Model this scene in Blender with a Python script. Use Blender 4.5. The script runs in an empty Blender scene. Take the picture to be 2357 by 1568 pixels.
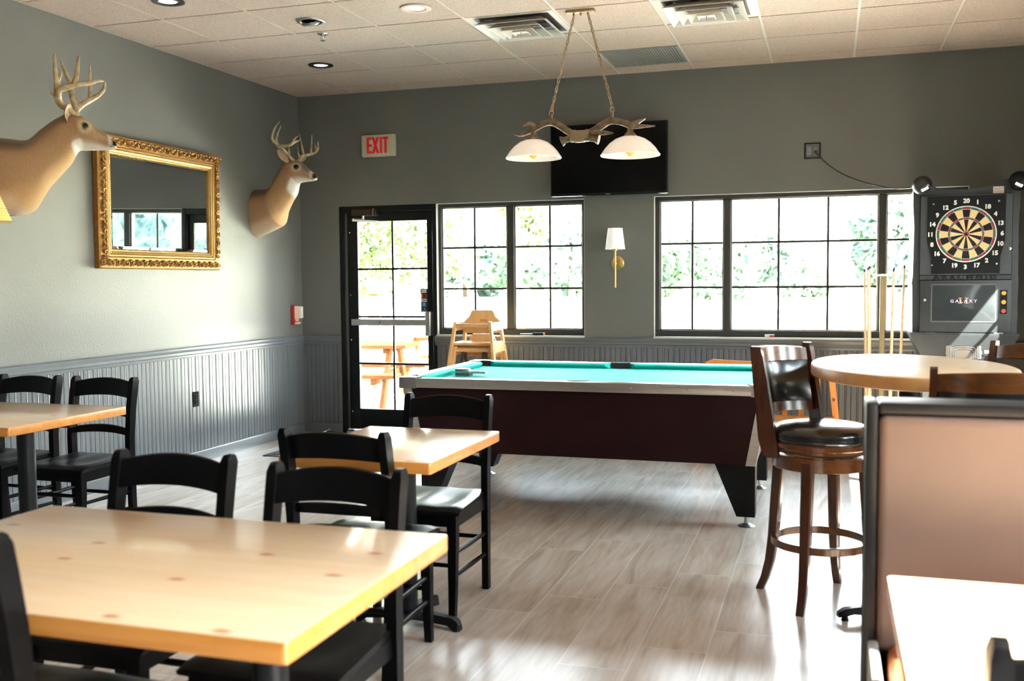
import bpy, bmesh, math, random
from mathutils import Vector, Matrix, Euler
PI = math.pi
SC = bpy.context.scene
COL = SC.collection

# ------------------------------------------------------------------ camera
cam_d = bpy.data.cameras.new('camera')
cam = bpy.data.objects.new('camera', cam_d)
COL.objects.link(cam)
_yaw, _pitch, _roll = 0.308324, -0.05952, -0.0081745
_f = Vector((-math.sin(_yaw) * math.cos(_pitch), math.cos(_yaw) * math.cos(_pitch), math.sin(_pitch)))
_r = Vector((math.cos(_yaw), math.sin(_yaw), 0))
_u = _r.cross(_f)
_r2 = math.cos(_roll) * _r + math.sin(_roll) * _u
_u2 = -math.sin(_roll) * _r + math.cos(_roll) * _u
cam.matrix_world = Matrix(((_r2.x, _u2.x, -_f.x, 4.669), (_r2.y, _u2.y, -_f.y, -8.2506), (_r2.z, _u2.z, -_f.z, 1.3874), (0, 0, 0, 1)))
cam_d.sensor_width = 36
cam_d.lens = 36 * 2299.0 / 2357.0
cam_d.clip_start = 0.02
cam_d.clip_end = 400
cam_d.dof.use_dof = True
cam_d.dof.focus_distance = 6.6
cam_d.dof.aperture_fstop = 3.2
SC.camera = cam

# ------------------------------------------------------------------ sky, sun, exposure
SKY = 27.0
w = bpy.data.worlds.new('sky')
SC.world = w
w.use_nodes = True
nt = w.node_tree
nt.nodes.clear()
o = nt.nodes.new('ShaderNodeOutputWorld')
bg = nt.nodes.new('ShaderNodeBackground')
tc = nt.nodes.new('ShaderNodeTexCoord')
sx = nt.nodes.new('ShaderNodeSeparateXYZ')
rp = nt.nodes.new('ShaderNodeValToRGB')
rp.color_ramp.elements[0].position = 0.0
rp.color_ramp.elements[0].color = (1.0, 0.98, 0.95, 1)
rp.color_ramp.elements[1].position = 0.7
rp.color_ramp.elements[1].color = (0.62, 0.80, 1.0, 1)
nt.links.new(tc.outputs['Generated'], sx.inputs[0])
nt.links.new(sx.outputs['Z'], rp.inputs[0])
nt.links.new(rp.outputs[0], bg.inputs['Color'])
# hazy sky: brighter towards the sun
SUN_DIR = Vector((1.0, -0.75, 1.36)).normalized()
dt_ = nt.nodes.new('ShaderNodeVectorMath')
dt_.operation = 'DOT_PRODUCT'
nt.links.new(tc.outputs['Generated'], dt_.inputs[0])
dt_.inputs[1].default_value = SUN_DIR
h1 = nt.nodes.new('ShaderNodeMath')
h1.operation = 'MULTIPLY_ADD'
h1.use_clamp = True
nt.links.new(dt_.outputs['Value'], h1.inputs[0])
h1.inputs[1].default_value = 0.75
h1.inputs[2].default_value = 0.25
h2 = nt.nodes.new('ShaderNodeMath')
h2.operation = 'POWER'
nt.links.new(h1.outputs[0], h2.inputs[0])
h2.inputs[1].default_value = 2.0
h3 = nt.nodes.new('ShaderNodeMath')
h3.operation = 'MULTIPLY_ADD'
nt.links.new(h2.outputs[0], h3.inputs[0])
h3.inputs[1].default_value = SKY * 0.5
h3.inputs[2].default_value = SKY
nt.links.new(h3.outputs[0], bg.inputs['Strength'])
nt.links.new(bg.outputs[0], o.inputs[0])
sun_d = bpy.data.lights.new('sun', 'SUN')
sun_d.energy = 330
sun_d.angle = math.radians(0.6)
sun_d.color = (1.0, 0.93, 0.82)
sun = bpy.data.objects.new('sun', sun_d)
COL.objects.link(sun)
sun.location = (12, -9, 16)
sun.rotation_euler = SUN_DIR.to_track_quat('Z', 'Y').to_euler()
vs = SC.view_settings
vs.view_transform = 'Standard'
vs.look = 'None'
vs.gamma = 1.0
vs.exposure = 0.96
vs.use_curve_mapping = False
SC.cycles.max_bounces = 10
SC.cycles.diffuse_bounces = 6
SC.cycles.glossy_bounces = 5
SC.cycles.transparent_max_bounces = 16
SC.cycles.sample_clamp_indirect = 12
SC.cycles.caustics_reflective = False
SC.cycles.caustics_refractive = False


def portal(name, c, sx_, sz_, rot):
    d = bpy.data.lights.new(name, 'AREA')
    d.shape = 'RECTANGLE'
    d.size = sx_
    d.size_y = sz_
    d.cycles.is_portal = True
    ob = bpy.data.objects.new(name, d)
    COL.objects.link(ob)
    ob.location = c
    ob.rotation_euler = rot
    return ob


RW = 6.15      # right wall
H = 3.091      # ceiling
FY = -12.6   # wall behind the camera
portal('daylight_portal', (4.465, 0.16, 1.5), 2.4, 1.2, (-PI / 2, 0, 0))
portal('daylight_portal', (1.55, 0.16, 1.1), 2.4, 2.1, (-PI / 2, 0, 0))
portal('daylight_portal', (RW + 0.16, -3.7, 1.5), 5.9, 1.2, (PI / 2, 0, PI / 2))
portal('daylight_portal', (RW + 0.16, -7.6, 1.55), 1.4, 2.8, (PI / 2, 0, PI / 2))


# ------------------------------------------------------------------ helpers
def lin(c):
    return tuple((x / 12.92 if x <= 0.04045 else ((x + 0.055) / 1.055) ** 2.4) for x in c)


def hexc(s):
    return lin(tuple(int(s[i:i + 2], 16) / 255 for i in (0, 2, 4)))


class NT:
    def __init__(s, name):
        s.m = bpy.data.materials.new(name)
        s.m.use_nodes = True
        s.t = s.m.node_tree
        s.b = s.t.nodes['Principled BSDF']
        s.out = s.t.nodes['Material Output']

    def n(s, typ, **kw):
        nd = s.t.nodes.new(typ)
        for k, v in kw.items():
            setattr(nd, k, v)
        return nd

    def l(s, a, b):
        s.t.links.new(a, b)

    def coord(s, scale=(1, 1, 1), which='Object', rot=(0, 0, 0)):
        t = s.n('ShaderNodeTexCoord')
        mp = s.n('ShaderNodeMapping')
        mp.inputs['Scale'].default_value = scale
        mp.inputs['Rotation'].default_value = rot
        s.l(t.outputs[which], mp.inputs['Vector'])
        return mp.outputs[0]

    def noise(s, vec, scale, detail=4, rough=0.55, dist=0.0):
        nd = s.n('ShaderNodeTexNoise')
        nd.inputs['Scale'].default_value = scale
        nd.inputs['Detail'].default_value = detail
        nd.inputs['Roughness'].default_value = rough
        nd.inputs['Distortion'].default_value = dist
        s.l(vec, nd.inputs['Vector'])
        return nd.outputs['Fac']

    def ramp(s, fac, stops):
        nd = s.n('ShaderNodeValToRGB')
        e = nd.color_ramp.elements
        while len(e) > 1:
            e.remove(e[-1])
        e[0].position = stops[0][0]
        e[0].color = tuple(stops[0][1]) + (1,)
        for p, c in stops[1:]:
            q = e.new(p)
            q.color = tuple(c) + (1,)
        s.l(fac, nd.inputs[0])
        return nd.outputs[0]

    def mixc(s, fac, a, b, mode='MIX'):
        nd = s.n('ShaderNodeMix', data_type='RGBA', blend_type=mode)
        for sock, v in ((nd.inputs['Factor'], fac), (nd.inputs['A'], a), (nd.inputs['B'], b)):
            if hasattr(v, 'is_linked') or isinstance(v, bpy.types.NodeSocket):
                s.l(v, sock)
            elif isinstance(v, (int, float)):
                sock.default_value = v
            else:
                sock.default_value = tuple(v) + (1,)
        # the Mix node has several sockets called A, B, Factor: use the colour ones
        return nd.outputs['Result']

    def math(s, op, a, b=None, clamp=False):
        nd = s.n('ShaderNodeMath', operation=op, use_clamp=clamp)
        for i, v in enumerate((a, b)):
            if v is None:
                continue
            if isinstance(v, (int, float)):
                nd.inputs[i].default_value = v
            else:
                s.l(v, nd.inputs[i])
        return nd.outputs[0]

    def bump(s, h, strength=0.3, dist=0.01):
        nd = s.n('ShaderNodeBump')
        nd.inputs['Strength'].default_value = strength
        nd.inputs['Distance'].default_value = dist
        s.l(h, nd.inputs['Height'])
        s.l(nd.outputs[0], s.b.inputs['Normal'])

    def set(s, **kw):
        for k, v in kw.items():
            s.b.inputs[k].default_value = v
        return s


def mixrgb(T, fac, a, b, mode='MIX'):
    nd = T.n('ShaderNodeMixRGB', blend_type=mode)
    for i, v in enumerate((fac, a, b)):
        if isinstance(v, bpy.types.NodeSocket):
            T.l(v, nd.inputs[i])
        elif isinstance(v, (int, float)):
            nd.inputs[i].default_value = v
        else:
            nd.inputs[i].default_value = tuple(v) + (1,)
    return nd.outputs[0]


def mat(name, col, rough=0.5, metal=0.0, var=0.08, vscale=12, bump=0.0, bscale=60, bdist=0.002, coat=0.0, spec=0.5, stretch=(1, 1, 1), emit=None, estr=0, trans=0.0):
    T = NT(name)
    v = T.coord(stretch)
    f = T.noise(v, vscale)
    c = T.ramp(f, [(0.3, tuple(x * (1 - var) for x in col)), (0.7, tuple(min(1, x * (1 + var)) for x in col))])
    T.l(c, T.b.inputs['Base Color'])
    T.set(Roughness=rough, Metallic=metal)
    T.b.inputs['Specular IOR Level'].default_value = spec
    if coat:
        T.b.inputs['Coat Weight'].default_value = coat
        T.b.inputs['Coat Roughness'].default_value = 0.12
    if trans:
        T.b.inputs['Transmission Weight'].default_value = trans
    if emit:
        T.b.inputs['Emission Color'].default_value = tuple(emit) + (1,)
        T.b.inputs['Emission Strength'].default_value = estr
    if bump:
        T.bump(T.noise(v, bscale, 3), bump, bdist)
    return T.m


def wood(name, c1, c2, axis='X', rough=0.35, coat=0.3, scale=1.0, knots=0, knot_c=(0.3, 0.1, 0.03), lap=0):
    T = NT(name)
    st = {'X': (1.2, 14, 14), 'Y': (14, 1.2, 14), 'Z': (14, 14, 1.2)}[axis]
    v = T.coord(tuple(q * scale for q in st))
    f = T.noise(v, 2.2, 6, 0.6, 0.6)
    c = T.ramp(f, [(0.28, c1), (0.72, c2)])
    if lap:      # glued staves across the grain
        t = T.n('ShaderNodeTexCoord')
        sp = T.n('ShaderNodeSeparateXYZ')
        T.l(t.outputs['Object'], sp.inputs[0])
        row = T.math('FLOOR', T.math('MULTIPLY', sp.outputs['Y' if axis == 'X' else 'X'], 1 / lap))
        wn = T.n('ShaderNodeTexWhiteNoise', noise_dimensions='1D')
        T.l(row, wn.inputs['W'])
        g = T.ramp(wn.outputs['Value'], [(0, (0.90, 0.90, 0.88)), (1, (1.0, 1.0, 1.0))])
        c = mixrgb(T, 1.0, c, g, 'MULTIPLY')
    if knots:
        kv = T.coord((knots, knots * 1.9, 1) if axis == 'X' else (knots * 1.9, knots, 1))
        vo = T.n('ShaderNodeTexVoronoi', voronoi_dimensions='2D')
        vo.inputs['Scale'].default_value = 1
        T.l(kv, vo.inputs['Vector'])
        sp = T.n('ShaderNodeSeparateColor')
        T.l(vo.outputs['Color'], sp.inputs[0])
        keep = T.math('GREATER_THAN', sp.outputs[0], 0.3)
        near = T.ramp(vo.outputs['Distance'], [(0.035, (1, 1, 1)), (0.085, (0, 0, 0))])
        k = T.math('MULTIPLY', T.math('MULTIPLY', near, keep), 0.85)
        c = mixrgb(T, k, c, knot_c)
    T.l(c, T.b.inputs['Base Color'])
    T.set(Roughness=rough)
    T.b.inputs['Coat Weight'].default_value = coat
    T.b.inputs['Coat Roughness'].default_value = 0.15
    T.bump(f, 0.06, 0.001)
    return T.m


def catmull(pts, n=6, closed=False):
    P = [Vector(p) for p in pts]
    if len(P) < 3:
        return P
    out = []
    L = len(P)
    rng = range(L if closed else L - 1)
    for i in rng:
        if closed:
            a, b, c, d = P[i - 1], P[i], P[(i + 1) % L], P[(i + 2) % L]
        else:
            a = P[i - 1] if i > 0 else P[0] * 2 - P[1]
            b, c = P[i], P[i + 1]
            d = P[i + 2] if i + 2 < L else P[-1] * 2 - P[-2]
        for k in range(n):
            t = k / n
            out.append(0.5 * ((2 * b) + (c - a) * t + (2 * a - 5 * b + 4 * c - d) * t * t + (3 * b - a - 3 * c + d) * t ** 3))
    if not closed:
        out.append(P[-1])
    return out


def lerp_list(vals, n):
    out = []
    for i in range(n):
        t = i / (n - 1) * (len(vals) - 1)
        k = min(int(t), len(vals) - 2)
        out.append(vals[k] + (vals[k + 1] - vals[k]) * (t - k))
    return out


class MB:
    """collects shapes, then links them as ONE mesh object"""

    def __init__(s):
        s.v = []
        s.f = []
        s.fm = []
        s.mi = 0
        s.vc = []

    def add(s, vs_, fs_):
        k = len(s.v)
        s.v.extend([tuple(q) for q in vs_])
        for f in fs_:
            s.f.append([i + k for i in f])
            s.fm.append(s.mi)
        return s

    def obox(s, c, size, rot=None, bev=0.0, seg=1):
        bm = bmesh.new()
        bmesh.ops.create_cube(bm, size=1)
        bmesh.ops.scale(bm, vec=size, verts=bm.verts)
        if bev:
            bmesh.ops.bevel(bm, geom=bm.edges[:], offset=bev, segments=seg, profile=0.6, affect='EDGES')
        M = Matrix.Translation(c)
        if rot is not None:
            M = M @ (rot if isinstance(rot, Matrix) else Euler(rot).to_matrix().to_4x4())
        bmesh.ops.transform(bm, matrix=M, verts=bm.verts)
        bm.verts.index_update()
        s.add([v.co[:] for v in bm.verts], [[v.index for v in f.verts] for f in bm.faces])
        bm.free()
        return s

    def box(s, x0, x1, y0, y1, z0, z1, bev=0.0, seg=1):
        return s.obox(((x0 + x1) / 2, (y0 + y1) / 2, (z0 + z1) / 2), (abs(x1 - x0), abs(y1 - y0), abs(z1 - z0)), None, bev, seg)

    def beam(s, p0, p1, w, t, side=(1, 0, 0), bev=0.0):
        """bar from p0 to p1, w wide along side, t thick across"""
        p0, p1 = Vector(p0), Vector(p1)
        z = (p1 - p0)
        L = z.length
        z.normalize()
        x = Vector(side)
        x = (x - z * x.dot(z)).normalized()
        y = z.cross(x)
        M = Matrix((x, y, z)).transposed().to_4x4()
        return s.obox((p0 + p1) / 2, (w, t, L), M, bev)

    def tube(s, pts, r, seg=8, n=0, caps=True, closed=False, flat=1.0, flat_dir=None):
        P = catmull(pts, n, closed) if n else [Vector(p) for p in pts]
        R = r if isinstance(r, (list, tuple)) else [r, r]
        R = lerp_list(list(R), len(P))
        L = len(P)
        ref = None
        rings = []
        for i in range(L):
            if closed:
                t = P[(i + 1) % L] - P[i - 1]
            else:
                t = P[min(i + 1, L - 1)] - P[max(i - 1, 0)]
            t.normalize()
            if ref is None:
                ref = Vector((0, 0, 1)) if abs(t.z) < 0.9 else Vector((1, 0, 0))
                if flat_dir is not None:
                    ref = Vector(flat_dir)
            a = (ref - t * ref.dot(t))
            if a.length < 1e-6:
                a = t.orthogonal()
            a.normalize()
            b = t.cross(a)
            if flat_dir is None:
                ref = a
            rings.append([P[i] + (a * math.cos(2 * PI * k / seg) + b * math.sin(2 * PI * k / seg) * flat) * R[i] for k in range(seg)])
        vs_, fs_ = [], []
        for rg in rings:
            vs_ += rg
        for i in range(L if closed else L - 1):
            j = (i + 1) % L
            for k in range(seg):
                fs_.append([i * seg + k, i * seg + (k + 1) % seg, j * seg + (k + 1) % seg, j * seg + k])
        if caps and not closed:
            fs_.append(list(range(seg))[::-1])
            fs_.append([(L - 1) * seg + k for k in range(seg)])
        return s.add(vs_, fs_)

    def cyl(s, p0, p1, r0, r1=None, seg=16, caps=True):
        return s.tube([p0, p1], [r0, r0 if r1 is None else r1], seg, 0, caps)

    def lathe(s, prof, c=(0, 0, 0), axis='Z', seg=24, caps=False, M=None):
        vs_, fs_ = [], []
        for r, z in prof:
            for k in range(seg):
                a = 2 * PI * k / seg
                p = Vector((r * math.cos(a), r * math.sin(a), z))
                if axis == 'Y':
                    p = Vector((p.x, p.z, p.y))
                elif axis == 'X':
                    p = Vector((p.z, p.x, p.y))
                if M is not None:
                    p = M @ p
                vs_.append(p + Vector(c))
        n = len(prof)
        for i in range(n - 1):
            for k in range(seg):
                fs_.append([i * seg + k, i * seg + (k + 1) % seg, (i + 1) * seg + (k + 1) % seg, (i + 1) * seg + k])
        if caps:
            fs_.append(list(range(seg))[::-1])
            fs_.append([(n - 1) * seg + k for k in range(seg)])
        return s.add(vs_, fs_)

    def sphere(s, c, r, seg=16, rings=10, sc=(1, 1, 1)):
        vs_, fs_ = [], []
        for i in range(rings + 1):
            th = PI * i / rings
            for k in range(seg):
                a = 2 * PI * k / seg
                vs_.append((c[0] + r * sc[0] * math.sin(th) * math.cos(a), c[1] + r * sc[1] * math.sin(th) * math.sin(a), c[2] + r * sc[2] * math.cos(th)))
        for i in range(rings):
            for k in range(seg):
                fs_.append([i * seg + k, (i + 1) * seg + k, (i + 1) * seg + (k + 1) % seg, i * seg + (k + 1) % seg])
        return s.add(vs_, fs_)

    def prism(s, poly, d0, d1, plane='XZ', M=None):
        """extrude a 2D outline; plane XZ extrudes along y, XY along z, YZ along x"""
        n = len(poly)
        vs_ = []
        for d in (d0, d1):
            for a, b in poly:
                p = {'XZ': (a, d, b), 'XY': (a, b, d), 'YZ': (d, a, b)}[plane]
                if M is not None:
                    p = M @ Vector(p)
                vs_.append(p)
        fs_ = [list(range(n)), list(range(n, 2 * n))[::-1]]
        for k in range(n):
            fs_.append([k, (k + 1) % n, n + (k + 1) % n, n + k])
        return s.add(vs_, fs_)

    def loft(s, rings, caps=True, closed=True):
        n = len(rings[0])
        vs_, fs_ = [], []
        for r in rings:
            vs_ += [tuple(p) for p in r]
        for i in range(len(rings) - 1):
            for k in range(n if closed else n - 1):
                fs_.append([i * n + k, i * n + (k + 1) % n, (i + 1) * n + (k + 1) % n, (i + 1) * n + k])
        if caps:
            fs_.append(list(range(n))[::-1])
            fs_.append([(len(rings) - 1) * n + k for k in range(n)])
        return s.add(vs_, fs_)

    def quad(s, a, b, c, d):
        return s.add([a, b, c, d], [[0, 1, 2, 3]])

    def build(s, name, mats, parent=None, ang=38, colors=None, recalc=True):
        me = bpy.data.meshes.new(name)
        me.from_pydata(s.v, [], s.f)
        if not isinstance(mats, (list, tuple)):
            mats = [mats]
        for m in mats:
            me.materials.append(m)
        me.polygons.foreach_set('material_index', s.fm)
        bm = bmesh.new()
        bm.from_mesh(me)
        if recalc:
            bmesh.ops.recalc_face_normals(bm, faces=bm.faces[:])
        lim = math.radians(ang)
        for f in bm.faces:
            f.smooth = True
        for e in bm.edges:
            if len(e.link_faces) == 2:
                e.smooth = e.calc_face_angle(0) < lim
        bm.to_mesh(me)
        bm.free()
        if colors:
            ca = me.color_attributes.new('coat', 'FLOAT_COLOR', 'POINT')
            for i, c in enumerate(colors):
                ca.data[i].color = (c[0], c[1], c[2], 1)
        ob = bpy.data.objects.new(name, me)
        COL.objects.link(ob)
        if parent is not None:
            ob.parent = parent
        return ob


def tag(o, label, cat, group=None, kind=None):
    o['label'] = label
    o['category'] = cat
    if group:
        o['group'] = group
    if kind:
        o['kind'] = kind
    return o


def thing(name, label, cat, loc=(0, 0, 0), rz=0.0, group=None):
    ob = bpy.data.objects.new(name, None)
    ob.empty_display_size = 0.1
    COL.objects.link(ob)
    ob.location = loc
    ob.rotation_euler = (0, 0, rz)
    return tag(ob, label, cat, group)


def struct(ob):
    ob['kind'] = 'structure'
    return ob


def node(name, loc=(0, 0, 0), parent=None):
    ob = bpy.data.objects.new(name, None)
    ob.empty_display_size = 0.1
    COL.objects.link(ob)
    ob.location = loc
    if parent is not None:
        ob.parent = parent
    return ob


def kids(o):
    return [c for c in bpy.data.objects if c.parent == o]


def copy_tree(o, parent=None):
    c = o.copy()
    COL.objects.link(c)
    if parent is not None:
        c.parent = parent
    for ch in kids(o):
        copy_tree(ch, c)
    return c


def place(proto, loc, rz, label, group=None):
    c = copy_tree(proto)
    c.location = loc
    c.rotation_euler = (0, 0, rz)
    c['label'] = label
    if group:
        c['group'] = group
    return c


def text_mb(mb, body, size, M, bold=0.0, depth=0.001, align='CENTER', spacing=1.0, sx_=1.0):
    cu = bpy.data.curves.new('t', 'FONT')
    cu.body = body
    cu.size = size
    cu.extrude = depth
    cu.offset = bold
    cu.align_x = align
    cu.align_y = 'CENTER'
    cu.space_character = spacing
    cu.resolution_u = 3
    ob = bpy.data.objects.new('t', cu)
    COL.objects.link(ob)
    dg = bpy.context.evaluated_depsgraph_get()
    me = bpy.data.meshes.new_from_object(ob.evaluated_get(dg))
    vs_ = [M @ Vector((v.co.x * sx_, v.co.y, v.co.z)) for v in me.vertices]
    mb.add(vs_, [list(p.vertices) for p in me.polygons])
    bpy.data.objects.remove(ob)
    bpy.data.curves.remove(cu)
    bpy.data.meshes.remove(me)
    return mb


def front_m(x, y, z, rx=PI / 2):
    """text standing upright and facing -Y"""
    return Matrix.Translation((x, y, z)) @ Matrix.Rotation(rx, 4, 'X')
# ------------------------------------------------------------------ materials
M = {}
T = NT('wall_paint')
v = T.coord()
f1 = T.noise(v, 1.3, 2)
c = T.ramp(f1, [(0.3, hexc('70716d')), (0.7, hexc('757672'))])
T.l(c, T.b.inputs['Base Color'])
T.set(Roughness=0.42)
T.bump(T.noise(v, 70, 3, 0.5), 0.35, 0.004)
M['wall'] = T.m
M['trimgrey'] = mat('trim_paint', hexc('6c7175'), 0.28, var=0.03, vscale=5, bump=0.04, bscale=30)
M['reveal'] = mat('reveal_plaster', hexc('c9c9c4'), 0.6, var=0.03)
M['black'] = mat('black_frame', (0.009, 0.011, 0.011), 0.38, var=0.15, vscale=3, spec=0.2)
M['bronze'] = mat('dark_window_frame', (0.045, 0.043, 0.039), 0.4, var=0.12, vscale=3, spec=0.3)
M['lacquer'] = mat('black_lacquer', (0.0026, 0.0026, 0.003), 0.33, var=0.25, vscale=6, bump=0.05, bscale=25, spec=0.1)
M['iron'] = mat('black_iron', (0.006, 0.0065, 0.008), 0.4, var=0.2, vscale=30, bump=0.1, bscale=120, spec=0.2)
M['rubber'] = mat('black_rubber', (0.012, 0.013, 0.014), 0.6, var=0.2, vscale=80, bump=0.3, bscale=300)
M['alu'] = mat('brushed_aluminium', (0.55, 0.54, 0.52), 0.32, 1.0, var=0.12, vscale=4, stretch=(1, 30, 30))
M['chrome'] = mat('chrome', (0.75, 0.76, 0.78), 0.12, 1.0, var=0.03)
M['steel'] = mat('grey_metal', (0.42, 0.42, 0.41), 0.35, 1.0, var=0.06)
M['white'] = mat('white_plastic', hexc('e4e2dc'), 0.45, var=0.03)
M['grid'] = mat('ceiling_grid_paint', hexc('d8d0c6'), 0.45, var=0.03)
M['brass'] = mat('brushed_brass', (0.62, 0.42, 0.15), 0.28, 1.0, var=0.1, vscale=8, stretch=(1, 1, 18))
M['gold'] = mat('gilt', (0.35, 0.175, 0.042), 0.5, 0.6, var=0.25, vscale=60, bump=0.2, bscale=200)
M['goldplain'] = mat('smooth_gilt', (0.38, 0.225, 0.065), 0.48, 0.6, var=0.12, vscale=20)
M['pine'] = wood('pine_top', hexc('e6c49c'), hexc('eed2b0'), 'X', 0.28, 0.6, 0.8, knots=3.2, knot_c=hexc('a85c2c'), lap=0.085)
M['pine_edge'] = wood('pine_edge', hexc('b3722e'), hexc('cb8d48'), 'X', 0.35, 0.3, 0.8)
M['birch'] = wood('birch', hexc('d3a367'), hexc('e0b67f'), 'Z', 0.4, 0.2, 0.7)
M['orange_wood'] = wood('orange_oak', hexc('c87a33'), hexc('d98f45'), 'Z', 0.4, 0.2, 0.9)
M['walnut'] = wood('walnut', hexc('331a0d'), hexc('4a2816'), 'Z', 0.24, 0.5, 1.0)
M['walnut_x'] = wood('walnut_rail', hexc('452611'), hexc('633a1c'), 'X', 0.22, 0.5, 1.0)
M['vinyl'] = mat('black_vinyl', (0.010, 0.011, 0.013), 0.22, var=0.2, vscale=5, bump=0.08, bscale=200, coat=0.3)
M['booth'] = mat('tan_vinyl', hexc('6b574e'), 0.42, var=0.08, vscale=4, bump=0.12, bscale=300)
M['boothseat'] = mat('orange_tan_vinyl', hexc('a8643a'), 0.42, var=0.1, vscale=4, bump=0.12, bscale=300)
M['boothgrey'] = mat('grey_vinyl', hexc('8d8884'), 0.4, var=0.05)
M['felt'] = mat('green_cloth', hexc('22b5aa'), 0.85, var=0.05, vscale=30, bump=0.15, bscale=600, bdist=0.001, spec=0.25)
M['maroon'] = mat('dark_maroon_laminate', (0.017, 0.0052, 0.0058), 0.35, var=0.2, vscale=3, spec=0.16)
M['screen'] = mat('dark_screen', (0.003, 0.0035, 0.004), 0.2, var=0.05, spec=0.1)
M['plastic'] = mat('black_plastic', (0.007, 0.008, 0.009), 0.4, var=0.15, spec=0.16)
M['cabinet'] = mat('charcoal_cabinet_plastic', (0.026, 0.031, 0.034), 0.42, var=0.12, vscale=20, bump=0.25, bscale=220)
M['red'] = mat('red_letters', (0.7, 0.02, 0.03), 0.4, var=0.05, emit=(1.0, 0.02, 0.03), estr=0.06)
M['redplastic'] = mat('red_plastic', (0.45, 0.03, 0.03), 0.35, var=0.05)

T = NT('window_glass')
tr = T.n('ShaderNodeBsdfTransparent')
tr.inputs[0].default_value = (0.97, 0.99, 0.98, 1)
gl = T.n('ShaderNodeBsdfGlossy')
gl.inputs['Roughness'].default_value = 0.02
fr = T.n('ShaderNodeFresnel')
fr.inputs['IOR'].default_value = 1.45
mx = T.n('ShaderNodeMixShader')
T.l(T.math('MULTIPLY', fr.outputs[0], 0.8), mx.inputs[0])
T.l(tr.outputs[0], mx.inputs[1])
T.l(gl.outputs[0], mx.inputs[2])
T.l(mx.outputs[0], T.out.inputs[0])
M['glass'] = T.m

T = NT('mirror_glass')
T.set(Metallic=1.0, Roughness=0.015)
v = T.coord()
T.l(T.ramp(T.noise(v, 3), [(0.3, (0.62, 0.66, 0.65)), (0.7, (0.66, 0.70, 0.69))]), T.b.inputs['Base Color'])
M['mirror'] = T.m

# wood-look floor tiles: 0.2525 wide, 1.0 long along y, each row a quarter further
T = NT('floor_tile')
tcn = T.n('ShaderNodeTexCoord')
sp = T.n('ShaderNodeSeparateXYZ')
T.l(tcn.outputs['Object'], sp.inputs[0])
u = T.math('MULTIPLY', T.math('SUBTRACT', sp.outputs[0], 2.226), 1 / 0.2525)
row = T.math('FLOOR', u)
fu = T.math('SUBTRACT', u, row)
vv = T.math('SUBTRACT', T.math('ADD', sp.outputs[1], 10.57), T.math('MULTIPLY', row, 0.25))
vv = T.math('SUBTRACT', vv, 0.25)
cell = T.math('FLOOR', vv)
fv = T.math('SUBTRACT', vv, cell)
eu = T.math('MULTIPLY', T.math('MINIMUM', fu, T.math('SUBTRACT', 1.0, fu)), 0.2525)
ev = T.math('MINIMUM', fv, T.math('SUBTRACT', 1.0, fv))
edge = T.math('MINIMUM', eu, ev)
grout = T.math('LESS_THAN', edge, 0.0022)
cid = T.n('ShaderNodeCombineXYZ')
T.l(row, cid.inputs[0])
T.l(cell, cid.inputs[1])
wn = T.n('ShaderNodeTexWhiteNoise', noise_dimensions='3D')
T.l(cid.outputs[0], wn.inputs['Vector'])
off = T.n('ShaderNodeVectorMath', operation='MULTIPLY_ADD')
T.l(wn.outputs['Color'], off.inputs[0])
off.inputs[1].default_value = (37, 37, 37)
T.l(tcn.outputs['Object'], off.inputs[2])
mp = T.n('ShaderNodeMapping')
mp.inputs['Scale'].default_value = (7.0, 1.0, 7.0)
T.l(off.outputs[0], mp.inputs[0])
g1 = T.noise(mp.outputs[0], 1.4, 4, 0.55, 1.1)
mp2 = T.n('ShaderNodeMapping')
mp2.inputs['Scale'].default_value = (45.0, 2.5, 45.0)
T.l(off.outputs[0], mp2.inputs[0])
g2 = T.noise(mp2.outputs[0], 1.5, 3, 0.6)
g = T.math('ADD', T.math('MULTIPLY', g1, 0.7), T.math('MULTIPLY', g2, 0.3))
c = T.ramp(g, [(0.28, hexc('a39486')), (0.45, hexc('bcafa2')), (0.58, hexc('c8bdb2')), (0.78, hexc('d3cac2'))])
br = T.ramp(wn.outputs['Value'], [(0, (0.9, 0.89, 0.88)), (1, (1.0, 1.0, 1.0))])
c = mixrgb(T, 1.0, c, br, 'MULTIPLY')
c = mixrgb(T, grout, c, hexc('cfcac2'))
T.l(c, T.b.inputs['Base Color'])
T.set(Roughness=0.23)
hgt = T.math('SUBTRACT', T.math('MULTIPLY', g2, 0.15), grout)
T.bump(hgt, 0.25, 0.0015)
M['floor'] = T.m

T = NT('ceiling_tile')
v = T.coord()
n1 = T.noise(v, 140, 3, 0.6)
c = T.ramp(n1, [(0.3, hexc('b39f90')), (0.6, hexc('d6c2b3'))])
T.l(c, T.b.inputs['Base Color'])
T.set(Roughness=0.9)
T.bump(n1, 0.9, 0.006)
M['tile'] = T.m

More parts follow.
